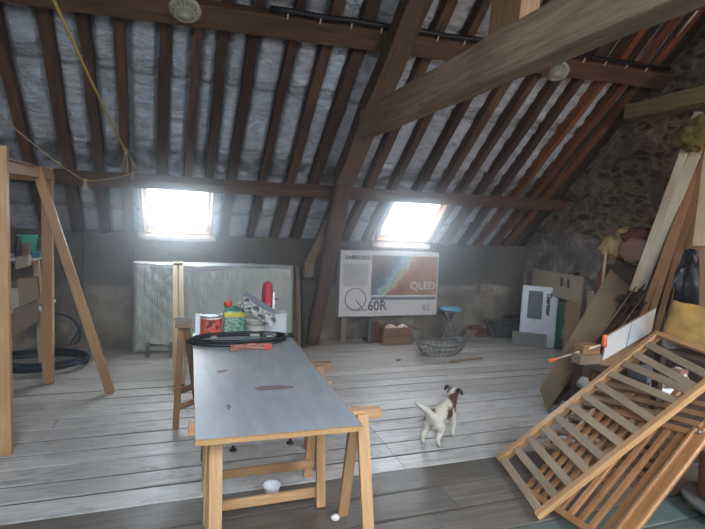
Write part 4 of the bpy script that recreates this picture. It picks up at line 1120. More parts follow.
# ------------------------------------------------------------------ wire basket
t = thing('wire_basket', (3.13, 5.28, 0), 'oval grey wire basket lying on the floorboards before the blue stool', 'basket')
bc = V((3.13, 5.28, 0))
def bp(a, f):
    rx_ = .22 + .14 * f ** .6; ry_ = .10 + .12 * f ** .6
    return bc + V((rx_ * math.cos(a), ry_ * math.sin(a), .012 + .155 * f + .035 * f * abs(math.cos(a)) ** 2))
mb = MB(); mb.tube([bp(2 * PI * k / 48, 1) for k in range(48)], .010, 6, True); mb.build('rim', 'wire', t)
MB().tube([bp(2 * PI * k / 48, 0) for k in range(48)], .006, 6, True).build('base_ring', 'wire', t)
mb = MB()
for k in range(26):
    a = 2 * PI * k / 26
    mb.tube([bp(a, f) for f in (0, .12, .3, .6, 1)], .005, 5)
for f in (.3, .6): mb.tube([bp(2 * PI * k / 40, f) for k in range(40)], .005, 5, True)
for k in range(5):
    x = -.18 + .09 * k; mb.tube([bc + V((x, -.1 * math.sqrt(1 - (x / .22) ** 2), .012)), bc + V((x, .1 * math.sqrt(1 - (x / .22) ** 2), .012))], .003, 5)
mb.build('wire_mesh', 'wire', t)
for s_ in (-1, 1):
    MB().tube([bc + V((s_ * .36, -.05, .20)), bc + V((s_ * .40, -.02, .235)), bc + V((s_ * .40, .04, .235)), bc + V((s_ * .36, .07, .20))], .006, 6).build('handle', 'wire', t)
tag(B((3.10, 4.98, .010), (3.62, 5.06, .010), .035, .018).build('thin_lath', 'block', bevel=.002), 'thin lath lying flat just in front of the wire basket', 'lath')

# ------------------------------------------------------------------ bricks, boxes by the corner
k = 0
for (x, y, z, rz, mt, lab) in ((4.10, 6.12, 0, .03, 'brick_pale', 'pale dusty brick, lowest left of the pile right of the stool'), (4.30, 6.12, 0, -.05, 'brick', 'red brick, lowest right of the pile right of the stool'),
                               (4.12, 6.12, .062, -.06, 'brick_pale', 'pale brick in the middle left of the small pile'), (4.31, 6.12, .062, .05, 'brick', 'reddish brick in the middle right of the small pile'),
                               (4.20, 6.12, .124, .1, 'brick', 'reddish brick lying topmost on the small pile')):
    d = V((math.cos(rz), math.sin(rz), 0)) * .093
    tag(B(V((x, y, z + .03)) - d, V((x, y, z + .03)) + d, .10, .058, seg=3, jit=.003, sd=k).build('brick', mt, bevel=.005), lab, 'brick', 'bricks piled by the back wall'); k += 1
def open_box(name, x0, x1, y0, y1, z0, z1, mat, label, cat):
    t = thing(name, ((x0 + x1) / 2, (y0 + y1) / 2, z0), label, cat); th_ = .012
    MB().box(x0, x1, y0, y1, z0, z0 + th_).build('bottom', mat, t)
    for a in ((x0, x1, y0, y0 + th_), (x0, x1, y1 - th_, y1), (x0, x0 + th_, y0 + th_, y1 - th_), (x1 - th_, x1, y0 + th_, y1 - th_)): MB().box(*a, z0 + th_, z1).build('side', mat, t, bevel=.003)
    B(((x0 + x1) / 2 - .06, y0 - .008, z1 - .05), ((x0 + x1) / 2 + .06, y0 - .008, z1 - .05), .012, .022).build('handle', 'black', t, bevel=.003)
    return t
open_box('grey_bin', 4.50, 4.78, 5.98, 6.20, 0, .26, 'crate_gg', 'grey green box standing left of the darker box in the corner', 'box')
open_box('grey_bin', 4.80, 5.07, 5.99, 6.20, 0, .31, 'crate_gg', 'darker grey green box tucked into the corner behind the white appliance', 'box')
tag(B((4.43, 6.02, .275), (4.74, 6.10, .285), .08, .018).build('short_board', 'block', bevel=.002), 'short pale board lying across the left corner box', 'board')
tag(B((4.66, 6.02, .326), (5.05, 6.06, .326), .12, .02).build('dark_tray', 'black', bevel=.004), 'flat dark tray on top of the right corner box', 'tray')
tag(B((4.44, 5.94, 0), (4.42, 6.16, .27), .03, .02, (0, 1, 0)).build('green_stake', 'crate_gg', bevel=.002), 'thin greenish stake leaning left of the corner boxes', 'stake')

# concrete block and white heater carton
cA, cB = V((4.50, 5.60, 0)), V((4.88, 5.32, 0)); dd = (cB - cA).normalized(); pp = V((-dd.y, dd.x, 0))
tag(B(cA + pp * .07 + V((0, 0, .095)), cB + pp * .07 + V((0, 0, .095)), .13, .19).build('concrete_block', 'concrete', bevel=.005), 'grey concrete block in front of the white appliance', 'block')
P0 = V((4.955, 5.37, 0)); dn = V((-.8, .6, 0)); perp = V((.6, .8, 0))
P0 = P0 + perp * .0 + V((.07, -.06, 0))
t = thing('white_appliance', P0 + dn * .25, 'white electric heater in its pack with a grey panel, leaning behind the concrete block', 'appliance')
lean = V((.6, .8, 0)) * .08
ca = P0 + dn * .50; 
cs_ = MB().slab(ca, P0, ca + V((0, 0, .88)) + lean, -.09).build('casing', 'white', t, bevel=.022)
rr_ = (P0 - ca).normalized(); uu_ = (V((0, 0, .88)) + lean).normalized(); nf = rr_.cross(uu_) * .003
MB().slab(ca + rr_ * .09 + uu_ * .40 + nf, ca + rr_ * .29 + uu_ * .40 + nf, ca + rr_ * .09 + uu_ * .81 + nf, -.004).build('grey_panel', 'grey', cs_, bevel=.002)
text_into(MB(), 'Thermor', ca + rr_ * .345 + uu_ * .80 + nf, -uu_, rr_, .09, .0012, 1.0, bold=.005).build('printed_word', 'ink', cs_)
# green folder behind it
ga = P0 + perp * .06 - dn * .06
t = thing('green_folder', ga, 'tall green plastic case standing right behind the white appliance', 'case')
MB().slab(ga + dn * .05, ga - dn * .05, ga + dn * .05 + V((0, 0, .62)), -.035).build('cover', 'green', t, bevel=.004)
MB().slab(ga + dn * .12 + perp * .04, ga - dn * .075 + perp * .04, ga + dn * .12 + perp * .04 + V((0, 0, .60)), -.07).build('body', 'blackbag', t, bevel=.004)
# cardboard cartons leaning on the gable
def gx(px, py, x=5.0): return atx(px, py, x)
def gable_card(name, pts, X, th, mat, label, cat='carton'):
    P = [gx(a, b, X) for a, b in pts]
    o = MB().prism(P[::-1], (-th, 0, 0)).build(name, mat, bevel=.002); tag(o, label, cat); return o
c1 = thing('large_carton', (5.02, 5.3, 0), 'large flattened grey brown carton with black print, leaning on the gable wall', 'carton')
P = [gx(a, b, 5.03) for a, b in ((534, 284), (533, 268), (586, 277), (583, 303), (578, 350), (552, 348))]
P[0] = gx(534, 330, 5.03)
P = [gx(533, 268, 5.06), gx(586, 277, 5.06), gx(583, 304, 5.03), 0, gx(534, 290, 5.03)]
P = [P[0], P[1], P[2], P[4]]
lc_ = MB().prism([P[0], P[1], V((5.02, P[2].y, P[2].z)), V((5.02, P[3].y, P[3].z))], (-.03, 0, 0)).build('panel', 'carton', c1, bevel=.003)
yl, yr = gx(563, 320, 4.98).y, gx(578, 320, 4.98).y
MB().box(5.0, 5.07, min(yl, yr), max(yl, yr) - .02, 0, P[2].z + .01).build('lower_panel', 'carton2', c1, bevel=.003)
def ct(px, py): q = atp(px, py, ((P[2].z - P[1].z), 0, -(4.92 - 5.06)), 0); return gx(px, py, 4.975)
pr = MB()
for (px, py, w_, h_) in ((561, 282, 2.6, 9), (568, 284, 1.6, 9)):
    for q in range(4):
        a = gx(px, py - h_ / 2 + q * h_ / 4, 5.02); b = gx(px + w_, py - h_ / 2 + q * h_ / 4 + h_ / 5, 5.02)
        pr.box(5.005, 5.018, min(a.y, b.y), max(a.y, b.y), min(a.z, b.z), max(a.z, b.z))
a = gx(577, 273.5, 5.04); pr.box(5.02, 5.05, a.y - .03, a.y + .03, a.z - .03, a.z + .02)
pr.build('black_print', 'ink', lc_)
a = gx(592, 291, 4.97); b = gx(603, 320, 4.97)
tag(MB().box(4.90, 5.06, b.y, a.y, 0, a.z).build('tall_carton', 'carton', bevel=.004), 'tall narrow carton half hidden behind the long brown panel', 'carton')

# ------------------------------------------------------------------ warm bulb hanging at the right, nearer than the frame
t = thing('hanging_bulb', (4.3, .9, 2.4), 'warm bare bulb hanging on a black cable, right of the tie beam beside the viewer', 'lamp')
MB().tube([V((4.3, .9, 2.5)), V((4.3, .9, 3.1)), V((4.3, .9, 4.9))], .004, 6).build('cable', 'black', t)
MB().lathe((4.3, .9, 2.44), [(.018, 0), (.02, .05), (.008, .07)], 14).build('socket', 'black', t)
m = bpy.data.materials.new('lit_bulb_glass'); m.use_nodes = True
pb = m.node_tree.nodes['Principled BSDF']; pb.inputs['Emission Color'].default_value = (1, .62, .3, 1); pb.inputs['Emission Strength'].default_value = 6
MB().lathe((4.3, .9, 2.33), [(.001, 0), (.02, .006), (.031, .035), (.026, .07), (.015, .11)], 18).build('bulb', m, t)
l = bpy.data.lights.new('bulb_light', 'POINT'); l.energy = 3.2; l.color = (1, .62, .34); l.shadow_soft_size = .035
lo = bpy.data.objects.new('bulb_light', l); COL.objects.link(lo); lo.location = (4.3, .9, 2.27)

# ------------------------------------------------------------------ slatted bed frames at the right
G0 = V((2.142, 2.719, .03)); GU = V((.711, -.212, .670)).normalized(); GE = V((-.285, -.958, 0)).normalized(); GN = GE.cross(GU).normalized()
if GN.z < 0: GN = -GN
def gp(s, t_, o=0.0): return G0 + GU * s + GE * t_ + GN * o
LG, WG = 1.45, .69
t = thing('slatted_bed_frame', gp(0, 0), 'large upper slatted wooden bed frame leaning at a slant, nearest the viewer', 'bed frame')
for (tt, nm) in ((.022, 1), (WG - .022, 2)):
    sr_ = B(gp(0, tt), gp(LG + .02, tt), .045, .036, GN).build('side_rail', 'cot', t, bevel=.004)
    sg = 1 if tt < .3 else -1
    B(gp(.03, tt + sg * .034, -.012), gp(LG, tt + sg * .034, -.012), .020, .014, GN).build('slat_ledge', 'cot', sr_, bevel=.002)
B(gp(LG + .005, .05), gp(LG + .005, WG - .05), .04, .03, GN).build('end_bar', 'cot', t, bevel=.004)
ss_ = [.035, .155, .275, .40, .525, .65, .77, .895, 1.01, 1.13, 1.235, 1.345]
for k, s in enumerate(ss_):
    sk = (0, .006, -.004, .003, -.006, .004, 0, -.01, .05, .02, -.04, -.05)[k]
    dz = (0, 0, 0, 0, 0, 0, 0, 0, -.004, .008, -.002, .004)[k]
    B(gp(s, .046, .004), gp(s + sk, WG - .046, .004 + dz), .052, .012, GN).build('slat', 'slat', t, bevel=.002)
A2 = (math.cos(.273), -math.sin(.273)); B2 = (-math.sin(.273), -math.cos(.273))
def gq(o0, a, b, o): return gp(o0[0] + A2[0] * a + B2[0] * b, o0[1] + A2[1] * a + B2[1] * b, o)
t = thing('slatted_bed_frame', gq((.30, 1.03), 0, 0, -.10), 'middle wooden bed frame of upright bars with a broad outer rail, under the upper frame', 'bed frame')
QF = (.22, 1.05); WB = .80
B(gq(QF, -.12, .0, -.085), gq(QF, .82, .0, -.085), .095, .03, GN).build('broad_rail', 'cot_red', t, bevel=.012)
B(gq(QF, -.12, .03, -.062), gq(QF, .82, .03, -.062), .022, .022, GN).build('rail_bead', 'cot_red', t, bevel=.006)
B(gq(QF, .02, .05, -.10), gq(QF, .02, WB, -.10), .04, .03, GN).build('end_bar', 'cot_red', t, bevel=.004)
B(gq(QF, .80, .05, -.10), gq(QF, .80, WB, -.10), .04, .03, GN).build('end_bar', 'cot_red', t, bevel=.004)
for k in range(9):
    b_ = .115 + .082 * k
    if b_ < WB: B(gq(QF, .04, b_, -.10), gq(QF, .78, b_, -.10), .034, .020, GN).build('bar', 'cot_red', t, bevel=.003)
MB().lathe(gq(QF, .80, .0, -.068), [(.012, 0), (.012, .008), (.006, .012)], 12, GN).build('bolt_head', 'steel', t)
t = thing('slatted_bed_frame', gp(.3, .1, -.16), 'lowest brown slatted bed frame, seen as a lattice through the two frames above', 'bed frame')
QL = (.27, .0)
def gl(a, b, o): return gp(QL[0] + A2[0] * a - B2[0] * b * 1.0 - .0, QL[1] + A2[1] * a - B2[1] * b, o)
for k in range(10):
    B(gl(.07 + .072 * k, 0, -.150), gl(.07 + .072 * k, .90, -.150), .038, .016, GN).build('slat', 'plank_br', t, bevel=.002)
for b_ in (.0, .30, .60, .90): B(gl(.0, b_, -.172), gl(.80, b_, -.172), .04, .024, GN).build('rail', 'cot_red', t, bevel=.003)

# ------------------------------------------------------------------ staved tub on a round base
tc_ = V((3.17, 1.80, 0))
t = thing('staved_tub', tc_, 'reddish wooden staved tub on a round grey base with cork feet, at the right edge', 'tub')
mb = MB()
for k in range(18):
    a0 = 2 * PI * k / 18 + .01; a1 = 2 * PI * (k + 1) / 18 - .01; am = (a0 + a1) / 2
    ra_, rb_ = .155, .175
    pc = [tc_ + V((math.cos(am) * ra_, math.sin(am) * ra_, .10)), tc_ + V((math.cos(am) * rb_, math.sin(am) * rb_, .40))]
    mb.beam(pc[0], pc[1], .05, .018, V((math.cos(am), math.sin(am), 0)), w1=.057)
mb.build('staves', 'redwood', t, bevel=.002)
MB().lathe(tc_ + V((0, 0, .105)), [(.001, 0), (.145, .0), (.145, .015), (.001, .02)], 24, cap=False).build('tub_floor', 'redwood', t)
MB().lathe(tc_ + V((0, 0, .062)), [(.24, 0), (.25, .006), (.25, .028), (.238, .034)], 40).build('round_base', 'stonegrey', t)
for k in range(6):
    a = 2 * PI * k / 6 + .25
    MB().lathe(tc_ + V((math.cos(a) * .19, math.sin(a) * .19, 0)), [(.024, 0), (.027, .01), (.027, .05), (.024, .062)], 14).build('foot', 'cork', t)

# ------------------------------------------------------------------ junk behind the frames
t = thing('storage_crate', (3.6, 2.75, 0), 'dark wooden crate behind the slanting bed frames', 'crate')
MB().box(3.30, 3.68, 2.35, 2.37, 0, .52).build('side', 'plank_dk', t); MB().box(3.30, 3.68, 3.08, 3.10, 0, .52).build('side', 'plank_dk', t)
MB().box(3.28, 3.30, 2.35, 3.10, 0, .52).build('side', 'plank_br', t); MB().box(3.68, 3.70, 2.35, 3.10, 0, .52).build('side', 'plank_dk', t)
MB().box(3.27, 3.71, 2.34, 3.11, .52, .54).build('lid', 'plank_dk', t, bevel=.003)
c = atz(640, 398, .56)
t = thing('tape_roll', c, 'white roll of tape lying behind the upper slats', 'tape roll')
cc = V((max(3.36, c.x), c.y, .54)); cc.y = min(max(cc.y, 2.45), 3.0)
MB().lathe(cc, [(.04, 0), (.075, 0), (.078, .004), (.078, .04), (.074, .045), (.04, .045), (.04, 0)], 28, cap=False).build('tape', 'white_card', t)
MB().lathe(cc, [(.037, 0), (.04, .0), (.04, .045), (.037, .045), (.037, 0)], 28, cap=False).build('core', 'carton', t)
c = atz(690, 378, .60); 
t = thing('crumpled_bag', c, 'crumpled whitish bag between the top slats and the tan cushion', 'bag')
cb = V((min(3.62, c.x), c.y, .60)); MB().blob(cb, (.07, .055, .058), .4, 3, 12, 5).build('bag', 'offwhite', t)
MB().tube([cb + V((0, 0, .05)), cb + V((.01, 0, .085)), cb + V((-.02, .02, .09))], .006, 6).build('tied_neck', 'offwhite', t)
c = atz(655, 372, .58)
tag(MB().box(3.42, 3.64, 2.62, 2.80, .541, .63).build('grey_box', 'grey', bevel=.006), 'low dark grey box on the crate lid behind the slats', 'box')
tag(MB().box(3.58, 3.67, 2.48, 2.56, .541, .68).build('small_carton', 'pink', bevel=.004), 'small pinkish carton standing on the crate lid behind the slats', 'carton')

# tan padded cushion
c = atx(700, 324, 3.78)
ax_ = V((-.30, -.95, -.10)).normalized()
t = thing('tan_cushion', c, 'tan padded cushion with a worn stain, lying on the heap at the right edge', 'cushion')
mb = MB(); n1, n2 = 26, 16; cw = V((.30, -.95, -.13)).normalized(); ch = V((.25, -.05, .96)).normalized(); cn = cw.cross(ch).normalized()
tlc, blc = atx(674, 300, 3.85), atx(661, 338, 3.72)
ch = (tlc - blc); hh_ = ch.length; ch.normalize(); cn = cw.cross(ch).normalized()
for side in (1, -1):
    for j in range(n2 + 1):
        for i in range(n1 + 1):
            a, b = i / n1, j / n2
            pf = (math.sin(PI * min(1, max(0, a))) ** .35) * (math.sin(PI * b) ** .35)
            mb.v.append(blc + cw * (.62 * a + .015 * noise.noise(V((a * 4, b * 4, 1)))) + ch * (hh_ * b + .012 * noise.noise(V((a * 6, b * 3, 3)))) + cn * side * (.05 * pf + .008 * noise.noise(V((a * 8, b * 8, side)))))
for sd_ in range(2):
    o0 = sd_ * (n1 + 1) * (n2 + 1)
    for j in range(n2):
        for i in range(n1):
            a = o0 + j * (n1 + 1) + i; f_ = [a, a + 1, a + n1 + 2, a + n1 + 1]
            mb.face(f_ if sd_ == 0 else f_[::-1], None, True)
mb.build('cushion_cover', 'tan', t)
cb0 = blc + cw * .62
tag(MB().box(blc.x - .02, blc.x + .45, cb0.y + .04, blc.y - .02, 0, cb0.z - .01).build('tall_box', 'plank_dk', bevel=.005), 'tall dark box carrying the tan cushion at the right edge', 'box')
pf = gp(1.40, .10, -.03)
tag(B((pf.x, pf.y, 0), (pf.x, pf.y, pf.z - .01), .05, .05, (0, 1, 0)).build('prop_post', 'plank_dk', bevel=.003), 'dark prop under the raised top corner of the upper slatted bed frame', 'post')
# two tiles
t = thing('tiled_panel', aty(602, 361, 3.0), 'pale grey panel of two square tiles propped above the upper bed frame', 'panel')
a, b, c = aty(602, 361, 3.05), aty(651.5, 332, 3.0), aty(608, 336, 3.12)
MB().slab(a, a + (b - a) * .485, c, -.014).build('tile', 'tile', t, bevel=.001)
MB().slab(a + (b - a) * .495, b, c + (b - a) * .495, -.014).build('tile', 'tile', t, bevel=.001)
MB().slab(a + V((0, .02, -.12)), b + V((0, .02, -.12)), c + V((0, .02, 0)), -.016).build('backing_board', 'plank_br', t)
# brown panel leaning on the gable
A_, B_ = atx(620, 253, 5.06), atx(642, 271, 5.06); D_ = atz(548, 411, .01); np_ = (A_ - D_).cross(B_ - D_).normalized(); C_ = atp(540, 388, np_, np_.dot(D_)); np_ = np_ if np_.x > 0 else -np_
tag(MB().prism([A_, C_, D_, B_], np_ * .028).build('long_board', 'panel', bevel=.002), 'long smooth brown panel leaning slantwise on the stone gable', 'panel')
# dark planks behind it
for k in range(6):
    f = atz(552 + 11 * k, 408 - 3 * k, .0); g_ = atx(641 + 4 * k, 286 - 5 * k, 5.02 - .02 * k)
    f = f + V((.03 * k, .02 * k, .04))
    tag(B(f, g_, .13 - .012 * k, .024, (-.6, .3, 1), seg=6, jit=.004, sd=k).build('old_plank', 'plank_dk', bevel=.002),
        'dark old plank leaning right of the long brown panel, %s one from it' % ordn[k], 'plank', 'dark planks leaning on the gable')
for k in range(4):
    f = atz(560 + 9 * k, 385, .25); g_ = atx(650 + 3 * k, 268 + 5 * k, 4.9)
    tag(MB().tube([f, f.lerp(g_, .5) + V((0, 0, -.02)), g_], .008 + .002 * (k % 2), 7).build('iron_rod', 'rust' if k % 2 else 'block'),
        'thin rusty rod lying on the dark planks, %s from the brown panel' % ordn[k], 'rod', 'thin rods on the dark planks')
mb = MB(); c = atx(628, 300, 4.55)
for k in range(5): mb.blob(c + V((.05 * math.sin(k * 2), .06 * math.cos(k * 2.4), -.035 * k)), (.07, .06, .05), .5, 3, 8, k)
tag(B((c.x + .06, c.y, 0), (c.x + .03, c.y, c.z - .12), .09, .07, (0, 1, 0), seg=6, jit=.004).build('old_post', 'plank_dk', bevel=.003), 'dark upright timber under the foot of the first whitish plank', 'post')
tag(mb.build('rusty_fitting', 'rust'), 'dark rusty iron fitting at the foot of the whitish plank', 'fitting')
# whitish plank and its brown neighbours
pw0, pw1 = atx(633, 291, 4.62), atx(699, 112, 4.74)
tag(B(pw0, pw1, .075, .03, (-1, -.6, .4)).build('whitish_plank', 'plank_wh', bevel=.003), 'long whitish plank leaning against the mossy beam end', 'plank')
pw0, pw1 = atx(640, 288, 4.72), atx(706, 128, 4.84)
tag(B(pw0, pw1, .10, .03, (-1, -.6, .4)).build('whitish_plank', 'plank_wh', bevel=.003), 'second whitish plank, half hidden behind the first one', 'plank')
for k, (xb, xt, yt2) in enumerate(((640, 690, 190), (650, 696, 175), (660, 702, 170), (669, 708, 165), (679, 715, 150))):
    f = atz(xb - 24 + 3 * k, 388 - 3 * k, .0); g_ = atx(xt + 2, yt2 - 10, 4.86)
    tag(B(f, g_, .055 if k < 4 else .11, .028, (-1, -.5, .5), seg=3, jit=.002, sd=k + 20).build('brown_plank', 'plank_br', bevel=.003),
        'brown plank in the leaning row under the mossy beam end, %s from the whitish planks' % ordn[k], 'plank', 'brown planks leaning in a row')
f, g_ = atx(700, 246, 4.3), atx(712, 150, 4.4)
tag(B(f, g_, .11, .025, (-1, -.3, .2)).build('pale_board', 'pine_pale', bevel=.002), 'pale board standing at the far right edge before the dark gap', 'board')
tag(B(atx(706, 345, 4.05), atx(707, 248, 4.25), .10, .03, (-1, -.3, .2)).build('brown_board', 'plank_br', bevel=.002), 'brown upright board at the right edge below the pale board', 'board')
c = atx(689, 282, 4.35)
tag(MB().blob(c, (.10, .12, .26), .35, 2.2, 14, 3).build('black_bag', 'blackbag'), 'shiny black bag stuffed behind the leaning brown planks', 'bag')
# beam stub and foam
c = atx(640, 116, 4.70)
tag(B(V((4.80, 4.24, 3.10)), V((4.80, -2.1, 3.10)), .22, .17, seg=36, jit=.016, sd=81).build('beam_stub', 'olive', bevel=.014), 'rough mossy olive beam ending above the leaning planks', 'roof beam')
c = atx(704, 133, 4.66)
tag(MB().blob(c, (.10, .26, .16), .45, 2.6, 16, 9).build('yellow_foam', 'foam'), 'lump of dirty yellow insulation foam stuck under the mossy beam', 'foam')
tag(MB().tube([atx(674, 39, 4.9), atx(697, 11, 4.7)], .012, 7).build('white_rod', 'white_card'), 'short thin white rod hanging under the dark boards, top right', 'rod')

# cabinet with bags by the gable
zc = atx(615, 262, 4.9).z
yl = atx(609, 262, 4.86).y
t = thing('narrow_cabinet', (4.95, yl - .25, 0), 'dark narrow cabinet with a pale front edge, behind the long brown panel', 'cabinet')
MB().box(4.80, 5.08, yl - .62, yl, 0, zc - .03).build('body', 'plank_dk', t, bevel=.003)
MB().box(4.785, 4.80, yl - .02, yl + .012, .0, zc + .13).build('edge_strip', 'pine_pale', t, bevel=.002)
def gblob(nm, px, py, X, r, mt, lab, sd, cat='bag'):
    c = atx(px, py, X); tag(MB().blob(c, r, .38, 2.3, 16, sd, .8).build(nm, mt), lab, cat)
gblob('straw_bag', 615, 247, 4.92, (.11, .17, .13), 'straw', 'straw coloured crumpled cloth bag on top of the narrow cabinet', 2)
gblob('straw_bag', 626, 234, 4.96, (.09, .10, .08), 'straw', 'small straw coloured bundle on top between the two larger bags', 6)
gblob('maroon_bag', 641, 238, 4.93, (.11, .22, .11), 'maroon', 'maroon crumpled bag topmost on the heap by the gable', 3)
gblob('pink_bag', 637, 251, 4.84, (.10, .19, .14), 'pink', 'patterned pinkish cloth bag between the maroon bag and the brown panel', 4)
gblob('maroon_cloth', 605, 285, 4.86, (.07, .11, .20), 'maroon', 'maroon cloth hanging beside the brown panel below the straw bag', 8, 'cloth')

# orange tipped stick, blocks
a, b = aty(548, 361.5, 3.25), aty(604, 344, 3.0)
t = thing('orange_tipped_stick', a, 'thin pale stick with bright orange tips poking out over the floor', 'stick')
dv = (b - a).normalized()
MB().tube([a + dv * .06, b], .0085, 8).build('shaft', 'offwhite', t)
MB().tube([a, a + dv * .012, a + dv * .07, a + dv * .085], [.008, .016, .014, .009], 9).build('orange_tip', 'orange', t)
c = aty(604.5, 341, 2.99)
MB().tube([c + V((0, 0, -.055)), c + V((0, 0, -.045)), c + V((0, 0, .045)), c + V((0, 0, .055))], [.012, .024, .020, .012], 10).build('orange_cap', 'orange', t)
def stack(px0, py0, px1, py1, Y, dep, nm, mt, lab, cat='block'):
    p0, p1 = aty(px0, py0, Y), aty(px1, py1, Y)
    return tag(MB().box(p0.x, p1.x, Y, Y + dep, p1.z, p0.z).build(nm, mt, bevel=.004), lab, cat)
pz = aty(590, 370, 3.02).z
t2 = stack(581, 356, 601, 364, 3.02, .10, 'wood_offcut', 'block', 'pale rough wood offcut lying on the junk below the orange tipped stick')
stack(584, 346, 600, 355.5, 3.06, .10, 'wood_offcut', 'plank_br', 'brown wood offcut on top, right under the orange tipped stick')
p0, p1 = aty(584, 365, 3.02), aty(600, 365, 3.02)
tag(MB().box(p0.x - .01, p1.x, 3.02, 3.13, 0, p0.z - .002).build('junk_box', 'rust', bevel=.01), 'dark rusty box under the two wood offcuts', 'box')
c = aty(583, 383, 2.98); tag(MB().blob(c, (.05, .04, .05), .5, 3, 10, 2).build('grey_rag', 'concrete'), 'crumpled grey rag at the left edge of the junk box', 'rag')

# ------------------------------------------------------------------ small things on the floor
p = atz(271.5, 494, 0)
t = thing('white_cup', p, 'small white cup standing on the bare boards under the table', 'cup')
MB().lathe(p, [(.030, 0), (.037, .006), (.052, .055), (.056, .061), (.050, .061), (.035, .012), (.001, .012)], 24, cap=False).build('bowl', 'white_card', t)
MB().lathe(p + V((0, 0, .018)), [(.0432, 0), (.0495, .026)], 24, cap=False).build('cream_band', 'offwhite', t)
p = atz(335, 520, 0)
tag(MB().blob(p + V((0, 0, .014)), (.026, .02, .018), .35, 2.5, 8, 1).build('white_scrap', 'paper'), 'small white scrap on the floor right of the front trestle', 'scrap')
for (px, py, lab) in ((233, 450, 'small dark round knob on the floor under the table, left one'), (290, 443, 'small dark round knob on the floor under the table, right one')):
    p = atz(px, py, 0); tag(MB().lathe(p, [(.03, 0), (.026, .006), (.012, .012), (.011, .03), (.001, .034)], 14, cap=False).build('floor_knob', 'rust'), lab, 'knob', 'dark knobs on the floor')
p = atz(398, 361, 0); tag(MB().blob(p + V((0, 0, .014)), (.035, .02, .016), .3, 2, 8, 4).build('dark_stone', 'grey'), 'small dark stone on the floor left of the wire basket', 'stone')

# ------------------------------------------------------------------ the dog
H = V((.86, .51, 0)).normalized(); S_ = V((H.y, -H.x, 0))   # heading, dog's right side
D0 = V((1.875, 3.105, 0))
def dp(f, s, z): return D0 + H * f + S_ * s + V((0, 0, z))
def skinned(name, pts, edges, parent, mat, sub=2, root=0):
    org = V(parent['_org']) if parent is not None else V((0, 0, 0))
    me = bpy.data.meshes.new(name); me.from_pydata([V(p[0]) - org for p in pts], edges, []); me.update()
    ob = bpy.data.objects.new(name, me); COL.objects.link(ob)
    md = ob.modifiers.new('skin', 'SKIN'); md.use_smooth_shade = True; md.branch_smoothing = .6
    sv = me.skin_vertices[0].data if me.skin_vertices else None
    if sv is None:
        bpy.context.view_layer.objects.active = ob
        sv = me.skin_vertices.new(name='skin').data if hasattr(me.skin_vertices, 'new') else me.skin_vertices[0].data
    for i, p in enumerate(pts):
        r = p[1]; sv[i].radius = (r, r) if not isinstance(r, tuple) else r
        sv[i].use_root = (i == root)
    su = ob.modifiers.new('sub', 'SUBSURF'); su.levels = sub; su.render_levels = sub
    dg = bpy.context.evaluated_depsgraph_get(); dg.update()
    m2 = bpy.data.meshes.new_from_object(ob.evaluated_get(dg)); m2.name = name
    bpy.data.objects.remove(ob); bpy.data.meshes.remove(me)
    for p in m2.polygons: p.use_smooth = True
    m2.materials.clear(); m2.materials.append(M[mat])
    o2 = bpy.data.objects.new(name, m2); COL.objects.link(o2)
    if parent is not None: o2.parent = parent; o2['_org'] = org
    return o2
def m_dog():
    m, n, b = newmat('short_dog_coat')
    at = N(n, 'ShaderNodeAttribute', attribute_name='coat'); at.attribute_type = 'GEOMETRY'
    ob = N(n, 'ShaderNodeTexCoord').outputs['Object']; f = noise_tex(n, ob, 90, 4, .7)
    c = mixc(n, .5, at.outputs['Color'], ramp(n, f, [(.3, (.75,)*3), (.7, (1.15,)*3)]), 'MULTIPLY')
    n.links.new(c, b.inputs['Base Color']); b.inputs['Roughness'].default_value = .8; b.inputs['Specular IOR Level'].default_value = .2
    bump(n, b, f, .5, .004)
    return m
M['dogcoat'] = m_dog(); M['darkcoat'] = flat('dark_brown_ear', (.035, .02, .018), .7); M['nose'] = flat('black_nose', (.01, .01, .01), .3)
t = thing('dog', D0, 'small white terrier with brown patches walking away across the floorboards', 'dog')
pts = [  # pelvis root, spine, neck, head
    (dp(-.105, 0, .245), 0.0694), (dp(-.02, 0, .245), 0.0739), (dp(.065, 0, .24), 0.0829), (dp(.125, 0, .25), 0.0784),
    (dp(.165, 0, .285), 0.0560), (dp(.195, .0, .325), 0.0482), (dp(.215, -.01, .350), 0.0538), (dp(.255, -.028, .343), 0.0381), (dp(.292, -.043, .328), 0.0275), (dp(.312, -.05, .323), 0.0213),
    # left hind leg
    (dp(-.12, -.048, .19), 0.0470), (dp(-.095, -.054, .125), 0.0350), (dp(-.148, -.056, .075), 0.0194), (dp(-.135, -.057, .022), 0.0175), (dp(-.112, -.057, .012), 0.0163),
    # right hind leg, forward
    (dp(-.11, .048, .19), 0.0482), (dp(-.065, .054, .13), 0.0350), (dp(-.115, .055, .08), 0.0194), (dp(-.088, .056, .022), 0.0175), (dp(-.065, .056, .012), 0.0163),
    # left fore leg
    (dp(.115, -.045, .17), 0.0350), (dp(.105, -.046, .11), 0.0238), (dp(.12, -.046, .055), 0.0175), (dp(.125, -.046, .02), 0.0175), (dp(.145, -.046, .012), 0.0150),
    # right fore leg
    (dp(.135, .045, .17), 0.0350), (dp(.15, .046, .11), 0.0238), (dp(.135, .046, .06), 0.0175), (dp(.155, .046, .022), 0.0175), (dp(.175, .046, .013), 0.0150),
    # tail
    (dp(-.16, 0, .285), 0.0300), (dp(-.20, -.012, .318), 0.0238), (dp(-.245, -.025, .350), 0.0200), (dp(-.285, -.04, .380), 0.0137), (dp(-.302, -.045, .400), 0.0075)]
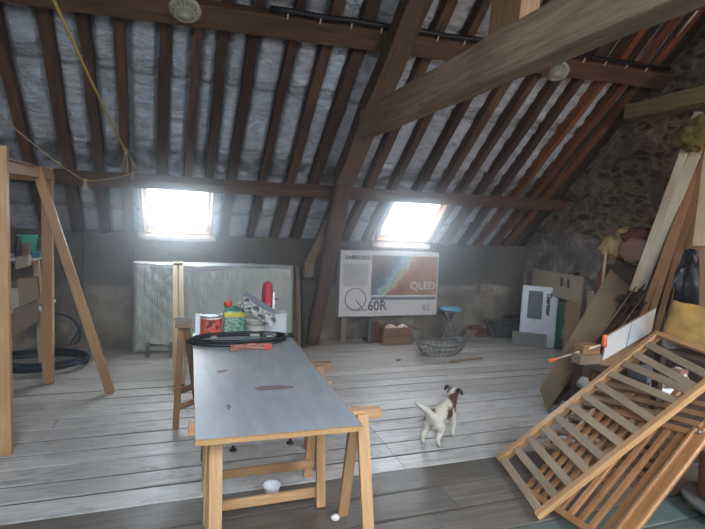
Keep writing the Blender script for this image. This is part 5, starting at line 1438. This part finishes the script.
ed = [(0, 1), (1, 2), (2, 3), (3, 4), (4, 5), (5, 6), (6, 7), (7, 8), (8, 9), (0, 10), (10, 11), (11, 12), (12, 13), (13, 14), (0, 15), (15, 16), (16, 17), (17, 18), (18, 19),
      (3, 20), (20, 21), (21, 22), (22, 23), (23, 24), (3, 25), (25, 26), (26, 27), (27, 28), (28, 29), (0, 30), (30, 31), (31, 32), (32, 33), (33, 34)]
body = skinned('body', pts, ed, t, 'dogcoat')
ca_ = body.data.color_attributes.new('coat', 'FLOAT_COLOR', 'POINT')
white = (.62, .57, .48); brown = (.085, .04, .028); 
patches = [(dp(.045, .088, .235), (.052, .062, .066)), (dp(.155, .04, .315), (.040, .06, .052)), (dp(.13, .055, .275), (.032, .05, .05)), (dp(-.13, .012, .315), (.034, .022, .03)), (dp(-.155, -.055, .235), (.02, .025, .03)),
           (dp(.20, -.04, .362), (.035, .028, .035)), (dp(.20, .035, .362), (.035, .028, .035)), (dp(.33, -.055, .323), (.02, .02, .02))]
feet = [dp(-.13, -.057, .0), dp(-.08, .056, .0)]
for i, v in enumerate(body.data.vertices):
    p = v.co + D0; d = p - D0; lf, ls, lz = d.dot(H), d.dot(S_), d.z
    m_ = 0
    for c, r in patches:
        q = c - D0; k = ((lf - q.dot(H)) / r[0]) ** 2 + ((ls - q.dot(S_)) / r[1]) ** 2 + ((lz - q.z) / r[2]) ** 2 + .25 * noise.noise(p * 40)
        m_ = max(m_, min(1, max(0, (1.15 - k) / .3)))
    cl = [white[j] * (1 - m_) + brown[j] * m_ for j in range(3)]
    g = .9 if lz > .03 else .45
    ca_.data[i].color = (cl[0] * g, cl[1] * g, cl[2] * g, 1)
for s in (-1, 1):
    e0 = dp(.205, s * .034 - .01, .378); mb = MB()
    mb.tube([e0, e0 + S_ * s * .018 + V((0, 0, .010)), e0 + S_ * s * .036 + H * .012 + V((0, 0, -.008)), e0 + S_ * s * .043 + H * .018 + V((0, 0, -.026)), e0 + S_ * s * .041 + H * .02 + V((0, 0, -.038))], [.012, .017, .017, .012, .004], 10)
    mb.build('ear', 'darkcoat', t, sub=1, label='dark brown folded ear')
    MB().blob(dp(.262, s * .024 - .03, .363), (.008, .008, .008), 0, 1, 8).build('eye', 'nose', t)
MB().blob(dp(.326, -.055, .328), (.012, .012, .009), .1, 2, 8).build('nose', 'nose', t)

for o in bpy.data.objects:
    if '_org' in o: del o['_org']
